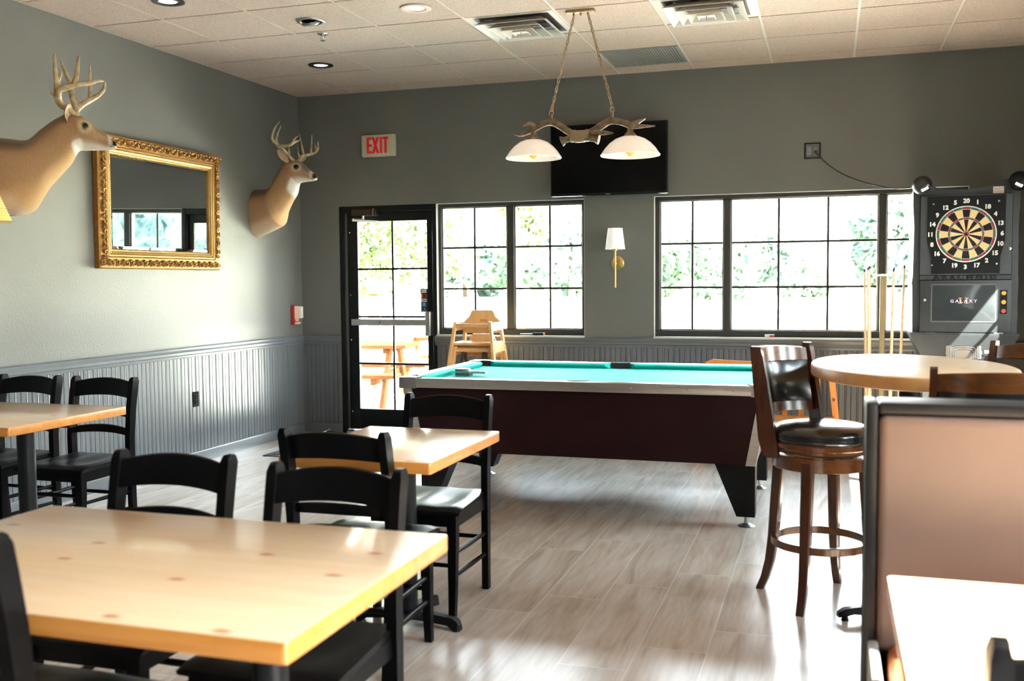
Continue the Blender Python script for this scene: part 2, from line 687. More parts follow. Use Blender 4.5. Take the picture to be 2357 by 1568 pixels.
# ------------------------------------------------------------------ room shell
WT = 0.2       # wall thickness
mb = MB()
mb.box(-0.2, RW + 0.2, FY - 0.2, 0.2, -0.12, 0)
floor_o = struct(mb.build('floor', M['floor']))
mb = MB()
mb.box(-0.2, RW + 0.2, FY - 0.2, 0.2, H, H + 0.12)
ceil_o = struct(mb.build('ceiling', M['tile']))
HT = H - 0.009     # underside of the tiles, which hang a little below the grid
S_ = 0.6096
X0, Y0 = 0.5596, 0.2708
mb = MB()
k = -1
i = 0
while X0 + S_ * i < RW:
    x = X0 + S_ * i
    mb.box(x - 0.012, x + 0.012, FY, 0, H - 0.003, H + 0.01)
    i += 1
i = 0
while Y0 + S_ * i < -FY:
    y = -(Y0 + S_ * i)
    mb.box(0, RW, y - 0.012, y + 0.012, H - 0.0025, H + 0.01)
    i += 1
mb.box(0, 0.02, FY, 0, H - 0.004, H + 0.005)
mb.box(0, RW, -0.02, 0, H - 0.004, H + 0.005)
mb.box(RW - 0.02, RW, FY, 0, H - 0.004, H + 0.005)
mb.build('grid_bars', M['grid'], ceil_o)
mb = MB()
xs = [0.01] + [X0 + S_ * q for q in range(20) if X0 + S_ * q < RW] + [RW - 0.01]
ys = [0.01] + [Y0 + S_ * q for q in range(40) if Y0 + S_ * q < -FY] + [-FY]
OPEN = {(4, 3), (6, 3), (5, 1)}      # bays filled by the diffusers and the grille
for i in range(len(xs) - 1):
    for j in range(len(ys) - 1):
        if (i, j) in OPEN:
            continue
        mb.box(xs[i] + 0.009, xs[i + 1] - 0.009, -ys[j + 1] + 0.009, -ys[j] - 0.009, HT, H + 0.001, 0.0)
mb.build('tiles', M['tile'], ceil_o)

WZ0, WZ1 = 0.917, 2.075
DX0, DX1 = 0.395, 1.335      # door opening
AX0, AX1 = 1.335, 2.69       # window beside the door
BX0, BX1 = 3.278, 5.66       # wide window
# back wall, pieces around the openings, the reveals stay paint coloured
mb = MB()
mb.box(-WT, DX0, 0, WT, 0, H)
mb.box(DX0, AX1, 0, WT, WZ1, H)
mb.box(AX0, AX1, 0, WT, 0, WZ0)
mb.box(AX1, BX0, 0, WT, 0, H)
mb.box(BX0, BX1, 0, WT, WZ1, H)
mb.box(BX0, BX1, 0, WT, 0, WZ0)
mb.box(BX1, RW + WT, 0, WT, 0, H)
wall_back = struct(mb.build('wall_back', M['wall']))
mb = MB()
mb.box(-WT, 0, FY, 0, 0, H)
wall_left = struct(mb.build('wall_left', M['wall']))
mb = MB()
RY = [(-0.85, -3.25), (-3.85, -6.6), (-6.72, -8.4)]
TZ0, TZ1 = 0.15, 2.95      # unseen tall opening, added to let the sun reach the right-hand table
mb.box(RW, RW + WT, RY[2][0], 0, 0, WZ0)
mb.box(RW, RW + WT, RY[2][0], 0, WZ1, H)
mb.box(RW, RW + WT, RY[2][1], RY[2][0], 0, TZ0)
mb.box(RW, RW + WT, RY[2][1], RY[2][0], TZ1, H)
mb.box(RW, RW + WT, RY[0][0], 0, WZ0, WZ1)
mb.box(RW, RW + WT, RY[1][0], RY[0][1], WZ0, WZ1)
mb.box(RW, RW + WT, RY[2][0], RY[1][1], WZ0, WZ1)
mb.box(RW, RW + WT, FY, RY[2][1], 0, H)
wall_right = struct(mb.build('wall_right', M['wall']))
mb = MB()
mb.box(-WT, RW + WT, FY - WT, FY, 0, H)
struct(mb.build('wall_front', M['wall']))


def beadboard(parent, axis, a0, a1, z0, z1, pitch=0.0895, phase=0.0, th=0.012):
    """tongue and groove boarding, bead and groove profile run up the wall"""
    prof = []
    k = math.floor((a0 - phase) / pitch)
    while phase + k * pitch < a1:
        s0 = phase + k * pitch
        for q, d in ((0.0, 0.004), (0.0035, th), (0.040, th), (0.0425, th - 0.005), (0.045, th), (0.049, th + 0.001), (0.053, th), (0.0555, th - 0.005), (0.058, th), (0.086, th)):
            if a0 < s0 + q < a1:
                prof.append((s0 + q, d))
        k += 1
    prof = [(a0, th)] + prof + [(a1, th)]
    m_ = MB()
    vs_, fs_ = [], []
    for (q, d) in prof:
        for z in (z0, z1):
            vs_.append((d, q, z) if axis == 'Y' else (q, -d, z))
    for i in range(len(prof) - 1):
        fs_.append([2 * i, 2 * i + 2, 2 * i + 3, 2 * i + 1])
    m_.add(vs_, fs_)
    return struct(m_.build(parent, M['trimgrey'], ang=20))


beadboard('trim_4', 'Y', FY, 0, 0.09, 0.83, phase=-0.293)
beadboard('trim_5', 'X', 0.0, DX0 - 0.03, 0.09, 0.83)
beadboard('trim_6', 'X', DX1 + 0.02, RW, 0.09, 0.83)
RAIL = [(0, 0.822), (0.014, 0.822), (0.017, 0.832), (0.017, 0.842), (0.026, 0.85), (0.026, 0.868), (0.03, 0.874), (0.034, 0.888), (0.034, 0.898), (0.024, 0.905), (0, 0.905)]
BASE = [(0, 0), (0.016, 0), (0.016, 0.075), (0.012, 0.086), (0.006, 0.09), (0, 0.09)]


def run(name, prof, axis, a0, a1):
    m_ = MB()
    if axis == 'Y':
        rings = [[(d, a, z) for d, z in prof] for a in (a0, a1)]
    else:
        rings = [[(a, -d, z) for d, z in prof] for a in (a0, a1)]
    m_.loft(rings)
    return struct(m_.build(name, M['trimgrey'], ang=25))


run('trim_1', RAIL, 'Y', FY, 0)
run('trim_2', RAIL, 'X', 0.03, DX0 + 0.004)
run('trim_3', RAIL, 'X', DX1 - 0.004, RW)
run('baseboard_left', BASE, 'Y', FY, 0)
run('baseboard_back', BASE, 'X', 0.0, DX0 + 0.004)
run('baseboard_back_right', BASE, 'X', DX1 - 0.004, RW)

# pale bull-nosed sill board and reveal strips
def window(name, x0, x1, panels, muntin_x, z0=WZ0, z1=WZ1):
    """panels: list of (left, right) glass openings; muntin_x: list of lists"""
    root = node(name)
    struct(root)
    fy0, fy1 = 0.045, 0.115
    m_ = MB()
    gz0, gz1 = z0 + 0.05, z1 - 0.035
    m_.box(x0, x1, fy0, fy1, z0, gz0, 0.004)
    m_.box(x0, x1, fy0, fy1, gz1, z1, 0.004)
    edges = [x0] + [e for p in panels for e in p] + [x1]
    for i in range(0, len(edges), 2):
        m_.box(edges[i], edges[i + 1], fy0, fy1, gz0, gz1, 0.004)
    m_.build('frame', M['bronze'], root)
    m_ = MB()
    for p in panels:
        for (a, b) in ((p[0], p[0] + 0.012), (p[1] - 0.012, p[1])):
            m_.box(a, b, 0.07, 0.108, gz0, gz1)
        m_.box(p[0], p[1], 0.07, 0.108, gz0, gz0 + 0.012)
        m_.box(p[0], p[1], 0.07, 0.108, gz1 - 0.012, gz1)
    m_.build('glazing_bead', M['steel'], root)
    for p, mx_ in zip(panels, muntin_x):
        m_ = MB()
        for x in mx_:
            m_.box(x - 0.009, x + 0.009, 0.074, 0.092, gz0, gz1, 0.002)
        for z in (1.322, 1.684):
            m_.box(p[0], p[1], 0.074, 0.092, z - 0.009, z + 0.009, 0.002)
        m_.build('muntin', M['bronze'], root)
        m_ = MB()
        m_.box(p[0], p[1], 0.080, 0.086, gz0, gz1)
        m_.build('pane', M['glass'], root)
    m_ = MB()
    m_.box(x0, x1, -0.028, 0.05, z0 - 0.016, z0 + 0.001, 0.005, 2)
    m_.build('sill', M['reveal'], root)
    m_ = MB()
    m_.box(x0, x1, 0.0005, 0.046, z1 - 0.004, z1)
    m_.box(x0, x0 + 0.004, 0.0005, 0.046, z0, z1)
    m_.box(x1 - 0.004, x1, 0.0005, 0.046, z0, z1)
    m_.build('reveal', M['reveal'], root)
    return root


window('window_1', AX0 + 0.01, AX1, [(1.375, 1.985), (2.05, 2.66)], [[1.680], [2.368]])
window('window_2', BX0, BX1, [(3.318, 3.84), (3.895, 5.025), (5.08, 5.62)], [[3.585], [4.272, 4.65], [5.35]])
# right-hand windows, the same make, plus a tall one added for sunlight
for nm, (ya, yb) in zip(('window_3', 'window_4', 'added_sun_window'), RY):
    root = node(nm)
    struct(root)
    Z0_, Z1_ = (TZ0, TZ1) if nm == 'added_sun_window' else (WZ0, WZ1)
    L = ya - yb
    npan = 1 if nm == 'added_sun_window' else max(2, round(L / 1.2))
    m_, mg, mm = MB(), MB(), MB()
    m_.box(RW + 0.045, RW + 0.115, yb, ya, Z0_, Z0_ + 0.05)
    m_.box(RW + 0.045, RW + 0.115, yb, ya, Z1_ - 0.035, Z1_)
    for i in range(npan + 1):
        y = yb + L * i / npan
        m_.box(RW + 0.045, RW + 0.115, max(yb, y - 0.03), min(ya, y + 0.03), Z0_, Z1_)
    for i in range(npan if nm != 'added_sun_window' else 0):
        y = yb + L * (i + 0.5) / npan
        mm.box(RW + 0.074, RW + 0.092, y - 0.009, y + 0.009, Z0_, Z1_)
    for z in ((1.322, 1.684) if nm != 'added_sun_window' else (0.95,)):
        mm.box(RW + 0.074, RW + 0.092, yb, ya, z - 0.009, z + 0.009)
    mg.box(RW + 0.08, RW + 0.086, yb, ya, Z0_, Z1_)
    m_.build('frame', M['bronze'], root)
    mm.build('muntin', M['bronze'], root)
    mg.build('pane', M['glass'], root)
    m_ = MB()
    m_.box(RW - 0.028, RW + 0.05, yb, ya, Z0_ - 0.016, Z0_ + 0.001, 0.005)
    m_.build('sill', M['reveal'], root)

# ------------------------------------------------------------------ glazed exit door
door = node('door_1')
struct(door)
m_ = MB()
m_.box(DX0, DX0 + 0.055, 0.0, 0.13, 0, WZ1, 0.004)
m_.box(DX1 - 0.03, DX1 + 0.012, 0.0, 0.13, 0, WZ1, 0.004)
m_.box(DX0 + 0.055, DX1 - 0.03, 0.0, 0.13, 2.02, WZ1, 0.004)
m_.build('frame', M['black'], door)
m_ = MB()
gx0, gx1, gz0, gz1 = 0.557, 1.238, 0.225, 1.935
m_.box(DX0 + 0.058, gx0, 0.04, 0.085, 0.035, 2.017, 0.003)
m_.box(gx1, DX1 - 0.033, 0.04, 0.085, 0.035, 2.017, 0.003)
m_.box(gx0, gx1, 0.04, 0.085, 0.035, gz0, 0.003)
m_.box(gx0, gx1, 0.04, 0.085, gz1, 2.017, 0.003)
m_.box(DX0 + 0.05, DX1 - 0.028, 0.046, 0.125, 2.01, 2.03)
m_.build('leaf', M['black'], door)
m_ = MB()
m_.box(0.889, 0.907, 0.052, 0.072, gz0, gz1, 0.002)
for z in (0.643, 1.072, 1.506):
    m_.box(gx0, gx1, 0.052, 0.072, z - 0.009, z + 0.009, 0.002)
m_.build('muntin', M['black'], door)
m_ = MB()
m_.box(gx0, gx1, 0.058, 0.066, gz0, gz1)
m_.build('pane', M['glass'], door)
m_ = MB()
for z in (0.20, 0.86, 1.27, 1.84):
    m_.lathe([(0.0, -0.006), (0.007, -0.005), (0.009, 0)], (DX0 + 0.085, 0.040, z), 'Y', 10)
m_.build('screw', M['chrome'], door)
m_ = MB()
m_.box(0.515, 1.245, -0.03, 0.012, 0.995, 1.052, 0.006, 2)
m_.box(0.512, 0.530, -0.012, 0.042, 0.997, 1.05, 0.004)
pb = m_.build('push_bar', M['alu'], door)
m_ = MB()
m_.box(1.243, 1.293, -0.042, 0.041, 0.905, 1.123, 0.012, 3)
m_.build('latch_box', M['steel'], pb)
m_ = MB()
m_.lathe([(0, -0.0315), (0.006, -0.0315), (0.006, -0.028)], (0.80, 0, 1.022), 'Y', 10)
m_.build('keyhole', M['black'], pb)
m_ = MB()
m_.box(0.535, 0.775, -0.03, 0.0395, 1.985, 2.045, 0.004)
m_.cyl((0.748, -0.036, 1.988), (0.748, -0.036, 2.046), 0.014)
cl = m_.build('closer', mat('closer_bronze', (0.05, 0.04, 0.034), 0.3, 0.6), door)
m_ = MB()
m_.cyl((0.64, -0.005, 1.985), (0.64, -0.005, 1.955), 0.016)
m_.beam((0.635, -0.01, 1.955), (0.60, -0.13, 1.945), 0.022, 0.008, (0, 0, 1), 0.002)
m_.beam((0.60, -0.13, 1.94), (0.79, 0.0, 1.93), 0.02, 0.008, (0, 0, 1), 0.002)
m_.cyl((0.60, -0.13, 1.93), (0.60, -0.13, 1.952), 0.012)
m_.build('closer_arm', M['chrome'], cl)
m_ = MB()
m_.box(DX0 + 0.055, DX1 - 0.03, -0.03, 0.15, 0, 0.03, 0.006)
m_.build('threshold', M['alu'], door)
# payment card decal on the glass
m_ = MB()
m_.box(1.176, 1.244, 0.0365, 0.0395, 1.115, 1.325)
dec = m_.build('card_decal', mat('decal_black', (0.02, 0.025, 0.024), 0.4), door)
m_ = MB()
m_.box(1.183, 1.231, 0.0355, 0.0372, 1.289, 1.318, 0.001)
m_.box(1.184, 1.232, 0.0355, 0.0372, 1.207, 1.236, 0.001)
m_.build('card_panel', mat('decal_white', hexc('d9dbe0'), 0.5), dec)
m_ = MB()
for x, in ((1.196,), (1.219,)):
    m_.lathe([(0, 0.0358), (0.0155, 0.0358), (0.0155, 0.0372)], (x, 0, 1.263), 'Y', 20)
m_.box(1.196, 1.219, 0.0358, 0.0372, 1.2475, 1.2785)
m_.build('orange_disc', mat('decal_orange', (0.75, 0.12, 0.05), 0.5), dec)
m_ = MB()
m_.box(1.190, 1.224, 0.0355, 0.0372, 1.166, 1.198)
m_.build('blue_square', mat('decal_blue', (0.03, 0.30, 0.62), 0.5), dec)
m_ = MB()
text_mb(m_, 'VISA', 0.018, front_m(1.208, 0.0352, 1.2215), 0.0006, 0.0003)
text_mb(m_, 'DISCOVER', 0.0085, front_m(1.207, 0.0352, 1.3035), 0.0002, 0.0003)
m_.build('card_lettering', mat('decal_navy', (0.02, 0.03, 0.16), 0.5), dec)
m_ = MB()
text_mb(m_, 'AM\nEX', 0.012, front_m(1.207, 0.0352, 1.187), 0.0003, 0.0003)
for k in range(3):
    r = 0.004 + 0.004 * k
    m_.tube([(1.203 + r * math.cos(a), 0.0362, 1.146 + r * math.sin(a)) for a in (-0.8, -0.4, 0, 0.4, 0.8)], 0.0009, 5)
m_.box(1.185, 1.232, 0.0358, 0.0372, 1.128, 1.130)
m_.box(1.188, 1.229, 0.0358, 0.0372, 1.120, 1.122)
m_.build('pale_lettering', mat('decal_pale', hexc('cfd6d2'), 0.5), dec)

# unseen flat roof, added so its deep back eave shades the ground by the windows
mb = MB()
mb.box(-0.6, RW + 0.42, FY - 0.5, 1.15, H + 0.12, H + 0.42)
struct(mb.build('roof', M['trimgrey']))
# ------------------------------------------------------------------ things on the walls
# EXIT sign
t = thing('exit_sign', 'white exit sign with red letters high on the wall above the glazed door', 'sign', (0.816, 0, 2.603))
m_ = MB()
m_.box(-0.163, 0.163, -0.045, 0, -0.098, 0.098, 0.012, 3)
m_.build('housing', mat('sign_ivory', hexc('cfcab2'), 0.45, var=0.03), t)
m_ = MB()
LZ, LH, ST = -0.068, 0.142, 0.021
def rect(x0, x1, z0, z1):
    m_.box(x0, x1, -0.0485, -0.0445, z0, z1)
rect(-0.108, -0.108 + ST, LZ, LZ + LH)
for q in (0, 0.5, 1):
    zz = LZ + q * (LH - ST)
    rect(-0.108 + ST, -0.058, zz, zz + ST)
for sgn in (1, -1):
    xa, xb = (-0.046, 0.001) if sgn > 0 else (0.001, -0.046)
    m_.prism([(xa - 0.0115, LZ), (xa + 0.0115, LZ), (xb + 0.0115, LZ + LH), (xb - 0.0115, LZ + LH)], -0.0487, -0.0445)
rect(0.021, 0.021 + ST, LZ, LZ + LH)
rect(0.076 - ST / 2, 0.076 + ST / 2, LZ, LZ + LH - ST)
rect(0.051, 0.101, LZ + LH - ST, LZ + LH)
m_.build('lettering', M['red'], t)

# television
t = thing('television', 'large black flat television mounted on the back wall behind the antler lamp', 'television', (2.915, 0, 2.385))
m_ = MB()
m_.box(-0.49, 0.49, -0.10, -0.055, -0.295, 0.292, 0.006, 2)
m_.build('housing', M['plastic'], t)
m_ = MB()
m_.box(-0.478, 0.478, -0.1025, -0.0995, -0.272, 0.280)
m_.build('screen', M['screen'], t)
m_ = MB()
m_.box(-0.2, 0.2, -0.056, -0.0015, -0.12, 0.12)
m_.build('wall_bracket', M['plastic'], t)
m_ = MB()
m_.box(-0.02, 0.02, -0.104, -0.100, -0.289, -0.284)
m_.build('badge', M['steel'], t)

# wall sconce
t = thing('wall_sconce', 'brass wall lamp with white tapered shade between the two windows', 'wall lamp', (2.975, 0, 1.53))
m_ = MB()
m_.lathe([(0, -0.014), (0.045, -0.013), (0.056, -0.008), (0.058, 0)], (0, 0, 0), 'Y', 32)
m_.build('back_plate', M['brass'], t)
m_ = MB()
m_.tube([(0, 0, 0), (0, -0.06, 0), (0, -0.10, 0.0)], 0.007, 10)
m_.build('arm', M['brass'], t)
m_ = MB()
m_.cyl((0, -0.105, -0.195), (0, -0.105, 0.11), 0.0085, seg=14)
m_.sphere((0, -0.105, -0.2), 0.009, 12, 8)
m_.cyl((0, -0.105, -0.015), (0, -0.105, 0.015), 0.0115, seg=14)
m_.lathe([(0.004, 0.10), (0.026, 0.10), (0.028, 0.106), (0.028, 0.114), (0.004, 0.116)], (0, -0.105, 0), 'Z', 20)
m_.build('rod', M['brass'], t)
m_ = MB()
T_ = NT('white_shade')
v = T_.coord()
T_.l(T_.ramp(T_.noise(v, 60), [(0.3, hexc('ececea')), (0.7, hexc('f6f5f3'))]), T_.b.inputs['Base Color'])
T_.set(Roughness=0.8)
T_.b.inputs['Subsurface Weight'].default_value = 0.0
T_.b.inputs['Emission Color'].default_value = (1, 0.97, 0.92, 1)
T_.b.inputs['Emission Strength'].default_value = 0.22
M['shade'] = T_.m
m_.lathe([(0.082, 0.112), (0.060, 0.285), (0.058, 0.285), (0.080, 0.112), (0.082, 0.112)], (0, -0.105, 0), 'Z', 36)
m_.build('lamp_shade', M['shade'], t)

# double socket with cord
t = thing('wall_socket', 'black and grey double wall socket high up with a cord plugged in', 'socket', (4.527, 0, 2.388))
m_ = MB()
m_.box(-0.062, 0.062, -0.006, 0, -0.062, 0.062, 0.002)
m_.build('cover_plate', M['plastic'], t)
m_ = MB()
m_.box(-0.052, 0.052, -0.009, -0.005, -0.052, 0.052, 0.002)
m_.build('inner_plate', mat('grey_plate', (0.14, 0.15, 0.17), 0.25, 0.4), t)
for x in (-0.024, 0.024):
    m_ = MB()
    m_.box(x - 0.017, x + 0.017, -0.012, -0.008, -0.034, 0.034, 0.002)
    for z in (-0.016, 0.02):
        m_.mi = 1
        m_.box(x - 0.008, x - 0.005, -0.0128, -0.0118, z, z + 0.009)
        m_.box(x + 0.005, x + 0.008, -0.0128, -0.0118, z, z + 0.009)
        m_.box(x - 0.002, x + 0.002, -0.0128, -0.0118, z - 0.008, z - 0.004)
        m_.mi = 0
    m_.build('outlet', [mat('outlet_grey', (0.24, 0.25, 0.26), 0.25, 0.2), M['plastic']], t)
t = thing('power_cord', 'thin black cord drooping from the high wall socket to the dart machine', 'cord', (4.55, -0.012, 2.372))
m_ = MB()
o_ = Vector((4.55, -0.012, 2.372))
pts = [(4.551, -0.04, 2.372), (4.575, -0.05, 2.342), (4.64, -0.045, 2.275), (4.75, -0.05, 2.195), (4.87, -0.06, 2.138), (4.98, -0.08, 2.098), (5.08, -0.13, 2.068), (5.15, -0.22, 2.052), (5.218, -0.32, 2.047)]
m_.tube([Vector(p) - o_ for p in pts], 0.0045, 8, 6)
m_.build('cable', M['rubber'], t)
m_ = MB()
m_.obox((0.001, -0.018, 0), (0.024, 0.034, 0.026), None, 0.006, 2)
m_.build('plug', M['rubber'], t)

# low socket on the boarding
t = thing('wall_socket', 'small black socket low on the grey beadboard of the left wall', 'socket', (0.0125, -1.687, 0.497))
m_ = MB()
m_.box(0, 0.006, -0.036, 0.036, -0.058, 0.058, 0.002)
m_.build('cover_plate', mat('socket_black', (0.006, 0.006, 0.007), 0.6, spec=0.04), t)
m_ = MB()
m_.box(0.005, 0.009, -0.018, 0.018, 0.004, 0.036, 0.001)
m_.box(0.005, 0.009, -0.018, 0.018, -0.036, -0.004, 0.001)
m_.build('outlet', bpy.data.materials['socket_black'], t)

# fire alarm strobe
t = thing('fire_alarm', 'red and clear fire alarm strobe on the left wall by the corner', 'alarm', (0, -0.155, 1.095))
m_ = MB()
m_.box(0, 0.035, -0.058, 0.058, -0.088, 0.088, 0.006, 2)
m_.build('housing', M['redplastic'], t)
m_ = MB()
m_.box(0.034, 0.042, -0.050, 0.02, -0.04, 0.082, 0.003)
for k in range(5):
    y = -0.045 + 0.013 * k
    m_.box(0.041, 0.047, y, y + 0.006, -0.06, 0.075, 0.001)
m_.box(0.034, 0.043, -0.05, 0.05, -0.085, -0.066, 0.003)
m_.build('grille', mat('alarm_cream', hexc('e0c8b2'), 0.4), t)
m_ = MB()
m_.obox((0.052, 0.032, 0.022), (0.04, 0.036, 0.11), None, 0.01, 3)
m_.build('strobe_lens', mat('alarm_lens', hexc('f2f0ea'), 0.12, coat=0.5), t)

# gilt mirror
t = thing('wall_mirror', 'large rectangular mirror in a carved gold frame on the left wall', 'mirror', (0.001, -2.045, 1.945))
t.rotation_euler = (0, 0.014, 0.0)
t.location.x = 0.0075
hw, hh = 0.690, 0.452
PR = [(0.0, 0.0, 0), (0.0, 0.034, 0), (0.008, 0.042, 0), (0.075, 0.048, 1), (0.080, 0.040, 1), (0.086, 0.046, 2), (0.094, 0.046, 2), (0.098, 0.038, 2), (0.104, 0.044, 2), (0.116, 0.040, 2), (0.120, 0.032, 2), (0.128, 0.030, 2), (0.133, 0.018, 2)]
vs_, fs_, fm_ = [], [], []
for (ins, d, k) in PR:
    a, b = hw - ins, hh - ins
    vs_ += [(d, -a, -b), (d, a, -b), (d, a, b), (d, -a, b)]
m_ = MB()
for i in range(len(PR) - 1):
    m_.mi = 0 if PR[i + 1][2] < 2 else 1
    k = len(m_.v)
    m_.v += [tuple(p) for p in vs_[4 * i:4 * i + 8]]
    for q in range(4):
        m_.f.append([k + q, k + (q + 1) % 4, k + 4 + (q + 1) % 4, k + 4 + q])
        m_.fm.append(m_.mi)
fr_ = m_.build('frame', [M['gold'], M['goldplain']], t, ang=25)
# carved scrolls and leaves round the outer band, and a row of beads
m_ = MB()
rnd = random.Random(5)
def scroll(cx, cz, ang, s, flip):
    pts = []
    for q in range(11):
        a = q * 0.62
        r = s * (1 - q / 12.5)
        pts.append((a, r))
    P = []
    for a, r in pts:
        y = r * math.cos(a) * flip
        z = r * math.sin(a)
        P.append((0.050 + 0.004 * math.sin(a * 0.5), cx + y * math.cos(ang) - z * math.sin(ang), cz + y * math.sin(ang) + z * math.cos(ang)))
    m_.tube(P, [0.0045, 0.0062, 0.0045], 6)
    m_.sphere((0.052, cx, cz), s * 0.28, 8, 5, (0.8, 1, 1))
def leaf(cx, cz, ang, s):
    for da in (-0.7, 0, 0.7):
        a = ang + da
        m_.tube([(0.046, cx, cz), (0.056, cx + s * 0.6 * math.cos(a), cz + s * 0.6 * math.sin(a)), (0.046, cx + s * math.cos(a), cz + s * math.sin(a))], [0.003, 0.006, 0.002], 5, 3)
mid = 0.042
per = []
nL = 19
for sgn in (1, -1):
    for k in range(nL):
        y = -(hw - mid) + 2 * (hw - mid) * k / (nL - 1)
        per.append((y, sgn * (hh - mid), 0 if sgn > 0 else PI))
    for k in range(1, 12):
        z = -(hh - mid) + 2 * (hh - mid) * k / 12
        per.append((sgn * (hw - mid), z, PI / 2 * sgn))
for i, (y, z, a) in enumerate(per):
    scroll(y, z, a, 0.024, 1 if i % 2 else -1)
    leaf(y + 0.034 * math.cos(a), z + 0.034 * math.sin(a), a + PI / 2, 0.026)
    leaf(y + 0.034 * math.cos(a), z + 0.034 * math.sin(a), a - PI / 2, 0.026)
m_.build('carving', M['gold'], fr_)
m_ = MB()
ib, ih = hw - 0.131, hh - 0.131
nb = 84
for sgn in (1, -1):
    for k in range(nb):
        m_.sphere((0.026, -ib + 2 * ib * k / (nb - 1), sgn * ih), 0.0055, 6, 4)
    for k in range(46):
        m_.sphere((0.026, sgn * ib, -ih + 2 * ih * k / 45), 0.0055, 6, 4)
m_.build('beading', M['goldplain'], fr_)
m_ = MB()
a, b = hw - 0.128, hh - 0.128
g = 0.026
o4 = [(0.017, -a, -b), (0.017, a, -b), (0.017, a, b), (0.017, -a, b)]
i4 = [(0.0215, -a + g, -b + g), (0.0215, a - g, -b + g), (0.0215, a - g, b - g), (0.0215, -a + g, b - g)]
m_.add(o4 + i4, [[4, 5, 6, 7]] + [[q, (q + 1) % 4, 4 + (q + 1) % 4, 4 + q] for q in range(4)])
m_.build('mirror_glass', M['mirror'], t, ang=3)

# small things on the sills
t = thing('screwdriver', 'black handled screwdriver lying on the sill of the window beside the door', 'screwdriver', (2.245, 0.008, 0.93))
m_ = MB()
m_.tube([(-0.02, 0, 0), (0.0, 0, 0), (0.05, 0, 0), (0.078, 0, 0)], [0.008, 0.0125, 0.011, 0.012], 12)
h_ = m_.build('handle', M['plastic'], t)
m_ = MB()
m_.tube([(0.078, 0, 0), (0.092, 0, 0)], [0.012, 0.010], 12)
m_.build('handle_cap', mat('amber_plastic', (0.7, 0.3, 0.05), 0.3), t)
m_ = MB()
m_.tube([(-0.13, 0, 0), (-0.02, 0, 0)], 0.003, 8)
m_.build('blade', M['chrome'], t)
t = thing('chalk_box', 'tiny white and red box on the sill of the wide window', 'box', (4.21, 0.004, 0.9185))
m_ = MB()
m_.box(-0.038, 0.038, -0.012, 0.012, 0, 0.024, 0.002)
m_.build('carton', M['white'], t)
m_ = MB()
m_.box(0.0, 0.0385, -0.0125, 0.0125, 0.004, 0.018)
m_.build('red_band', M['redplastic'], t)

# yellow pleated pendant shade at the very left
t = thing('pendant_lamp', 'yellow ribbed lampshade hanging at the left edge before the big deer', 'lamp', (0.238, -3.85, 1.74))
prof = []
n = 16
for k in range(n + 1):
    q = k / n
    r = 0.123 - 0.085 * q
    prof.append((r + 0.0035, q * 0.21))
    prof.append((r - 0.006, (q + 0.5 / n) * 0.21))
m_ = MB()
m_.lathe(prof + [(p[0] - 0.004, p[1]) for p in prof[::-1]], (0, 0, 0), 'Z', 40)
m_.build('lamp_shade', mat('yellow_shade', hexc('d9bd6c'), 0.5, var=0.05, emit=(1, 0.75, 0.3), estr=0.12), t, ang=60)
m_ = MB()
m_.cyl((0, 0, 0.2), (0, 0, 0.26), 0.02)
m_.tube([(0, 0, 0.25), (0, 0, H - 1.74)], 0.004, 6)
m_.cyl((0, 0, H - 1.74 - 0.025), (0, 0, H - 1.74), 0.06)
m_.build('cord', M['plastic'], t)
# ------------------------------------------------------------------ things on the ceiling
M['lens'] = mat('lamp_lens', hexc('f4efe8'), 0.5, var=0.02, emit=(1, 0.93, 0.84), estr=0.5)
M['darktrim'] = mat('dark_bronze_trim', (0.03, 0.026, 0.024), 0.4, 0.3)
M['beige'] = mat('beige_trim', hexc('d6c0ab'), 0.5, var=0.03)
M['duct'] = mat('duct_dark', (0.02, 0.019, 0.018), 0.6)


def downlight(x, y, trim, label):
    t = thing('recessed_downlight', label, 'ceiling light', (x, y, HT), 0, 'round downlights in the ceiling tiles')
    m_ = MB()
    m_.lathe([(0.098, -0.0005), (0.097, -0.006), (0.090, -0.0085), (0.062, -0.007), (0.056, -0.002), (0.0555, -0.0005)], (0, 0, 0), 'Z', 40)
    m_.build('trim', trim, t)
    m_ = MB()
    m_.lathe([(0, -0.0035), (0.054, -0.0028), (0.0556, -0.001)], (0, 0, 0), 'Z', 40)
    m_.build('lens', M['lens'], t)


downlight(0.862, -3.05, M['darktrim'], 'dark rimmed downlight cut by the top edge of the photo')
downlight(2.204, -2.42, M['beige'], 'pale rimmed downlight left of the first air diffuser')
downlight(0.865, -1.165, M['darktrim'], 'dark rimmed downlight nearest the back corner')

t = thing('gimbal_light', 'silver rimmed swivel spotlight in the ceiling next to the sprinkler', 'ceiling light', (1.442, -2.363, HT))
m_ = MB()
m_.lathe([(0.094, -0.0005), (0.093, -0.006), (0.086, -0.010), (0.072, -0.009), (0.068, -0.002), (0.0675, -0.0005)], (0, 0, 0), 'Z', 40)
m_.build('trim', M['alu'], t)
m_ = MB()
m_.lathe([(0, -0.001), (0.066, -0.001), (0.0662, -0.0008)], (0, 0, 0), 'Z', 32)
m_.build('recess', M['duct'], t)
m_ = MB()
Rm = Matrix.Rotation(0.45, 4, 'X')
m_.lathe([(0.056, 0.010), (0.060, -0.004), (0.054, -0.012), (0.046, -0.010), (0.03, 0.004)], (0, 0, -0.012), 'Z', 32, M=Rm)
e_ = m_.build('eyeball', M['steel'], t)
m_ = MB()
m_.lathe([(0, 0.0), (0.03, 0.003), (0.046, -0.008)], (0, 0, -0.012), 'Z', 24, M=Rm)
m_.build('reflector', mat('bulb_dark', (0.03, 0.06, 0.08), 0.12, 0.6), e_)
m_ = MB()
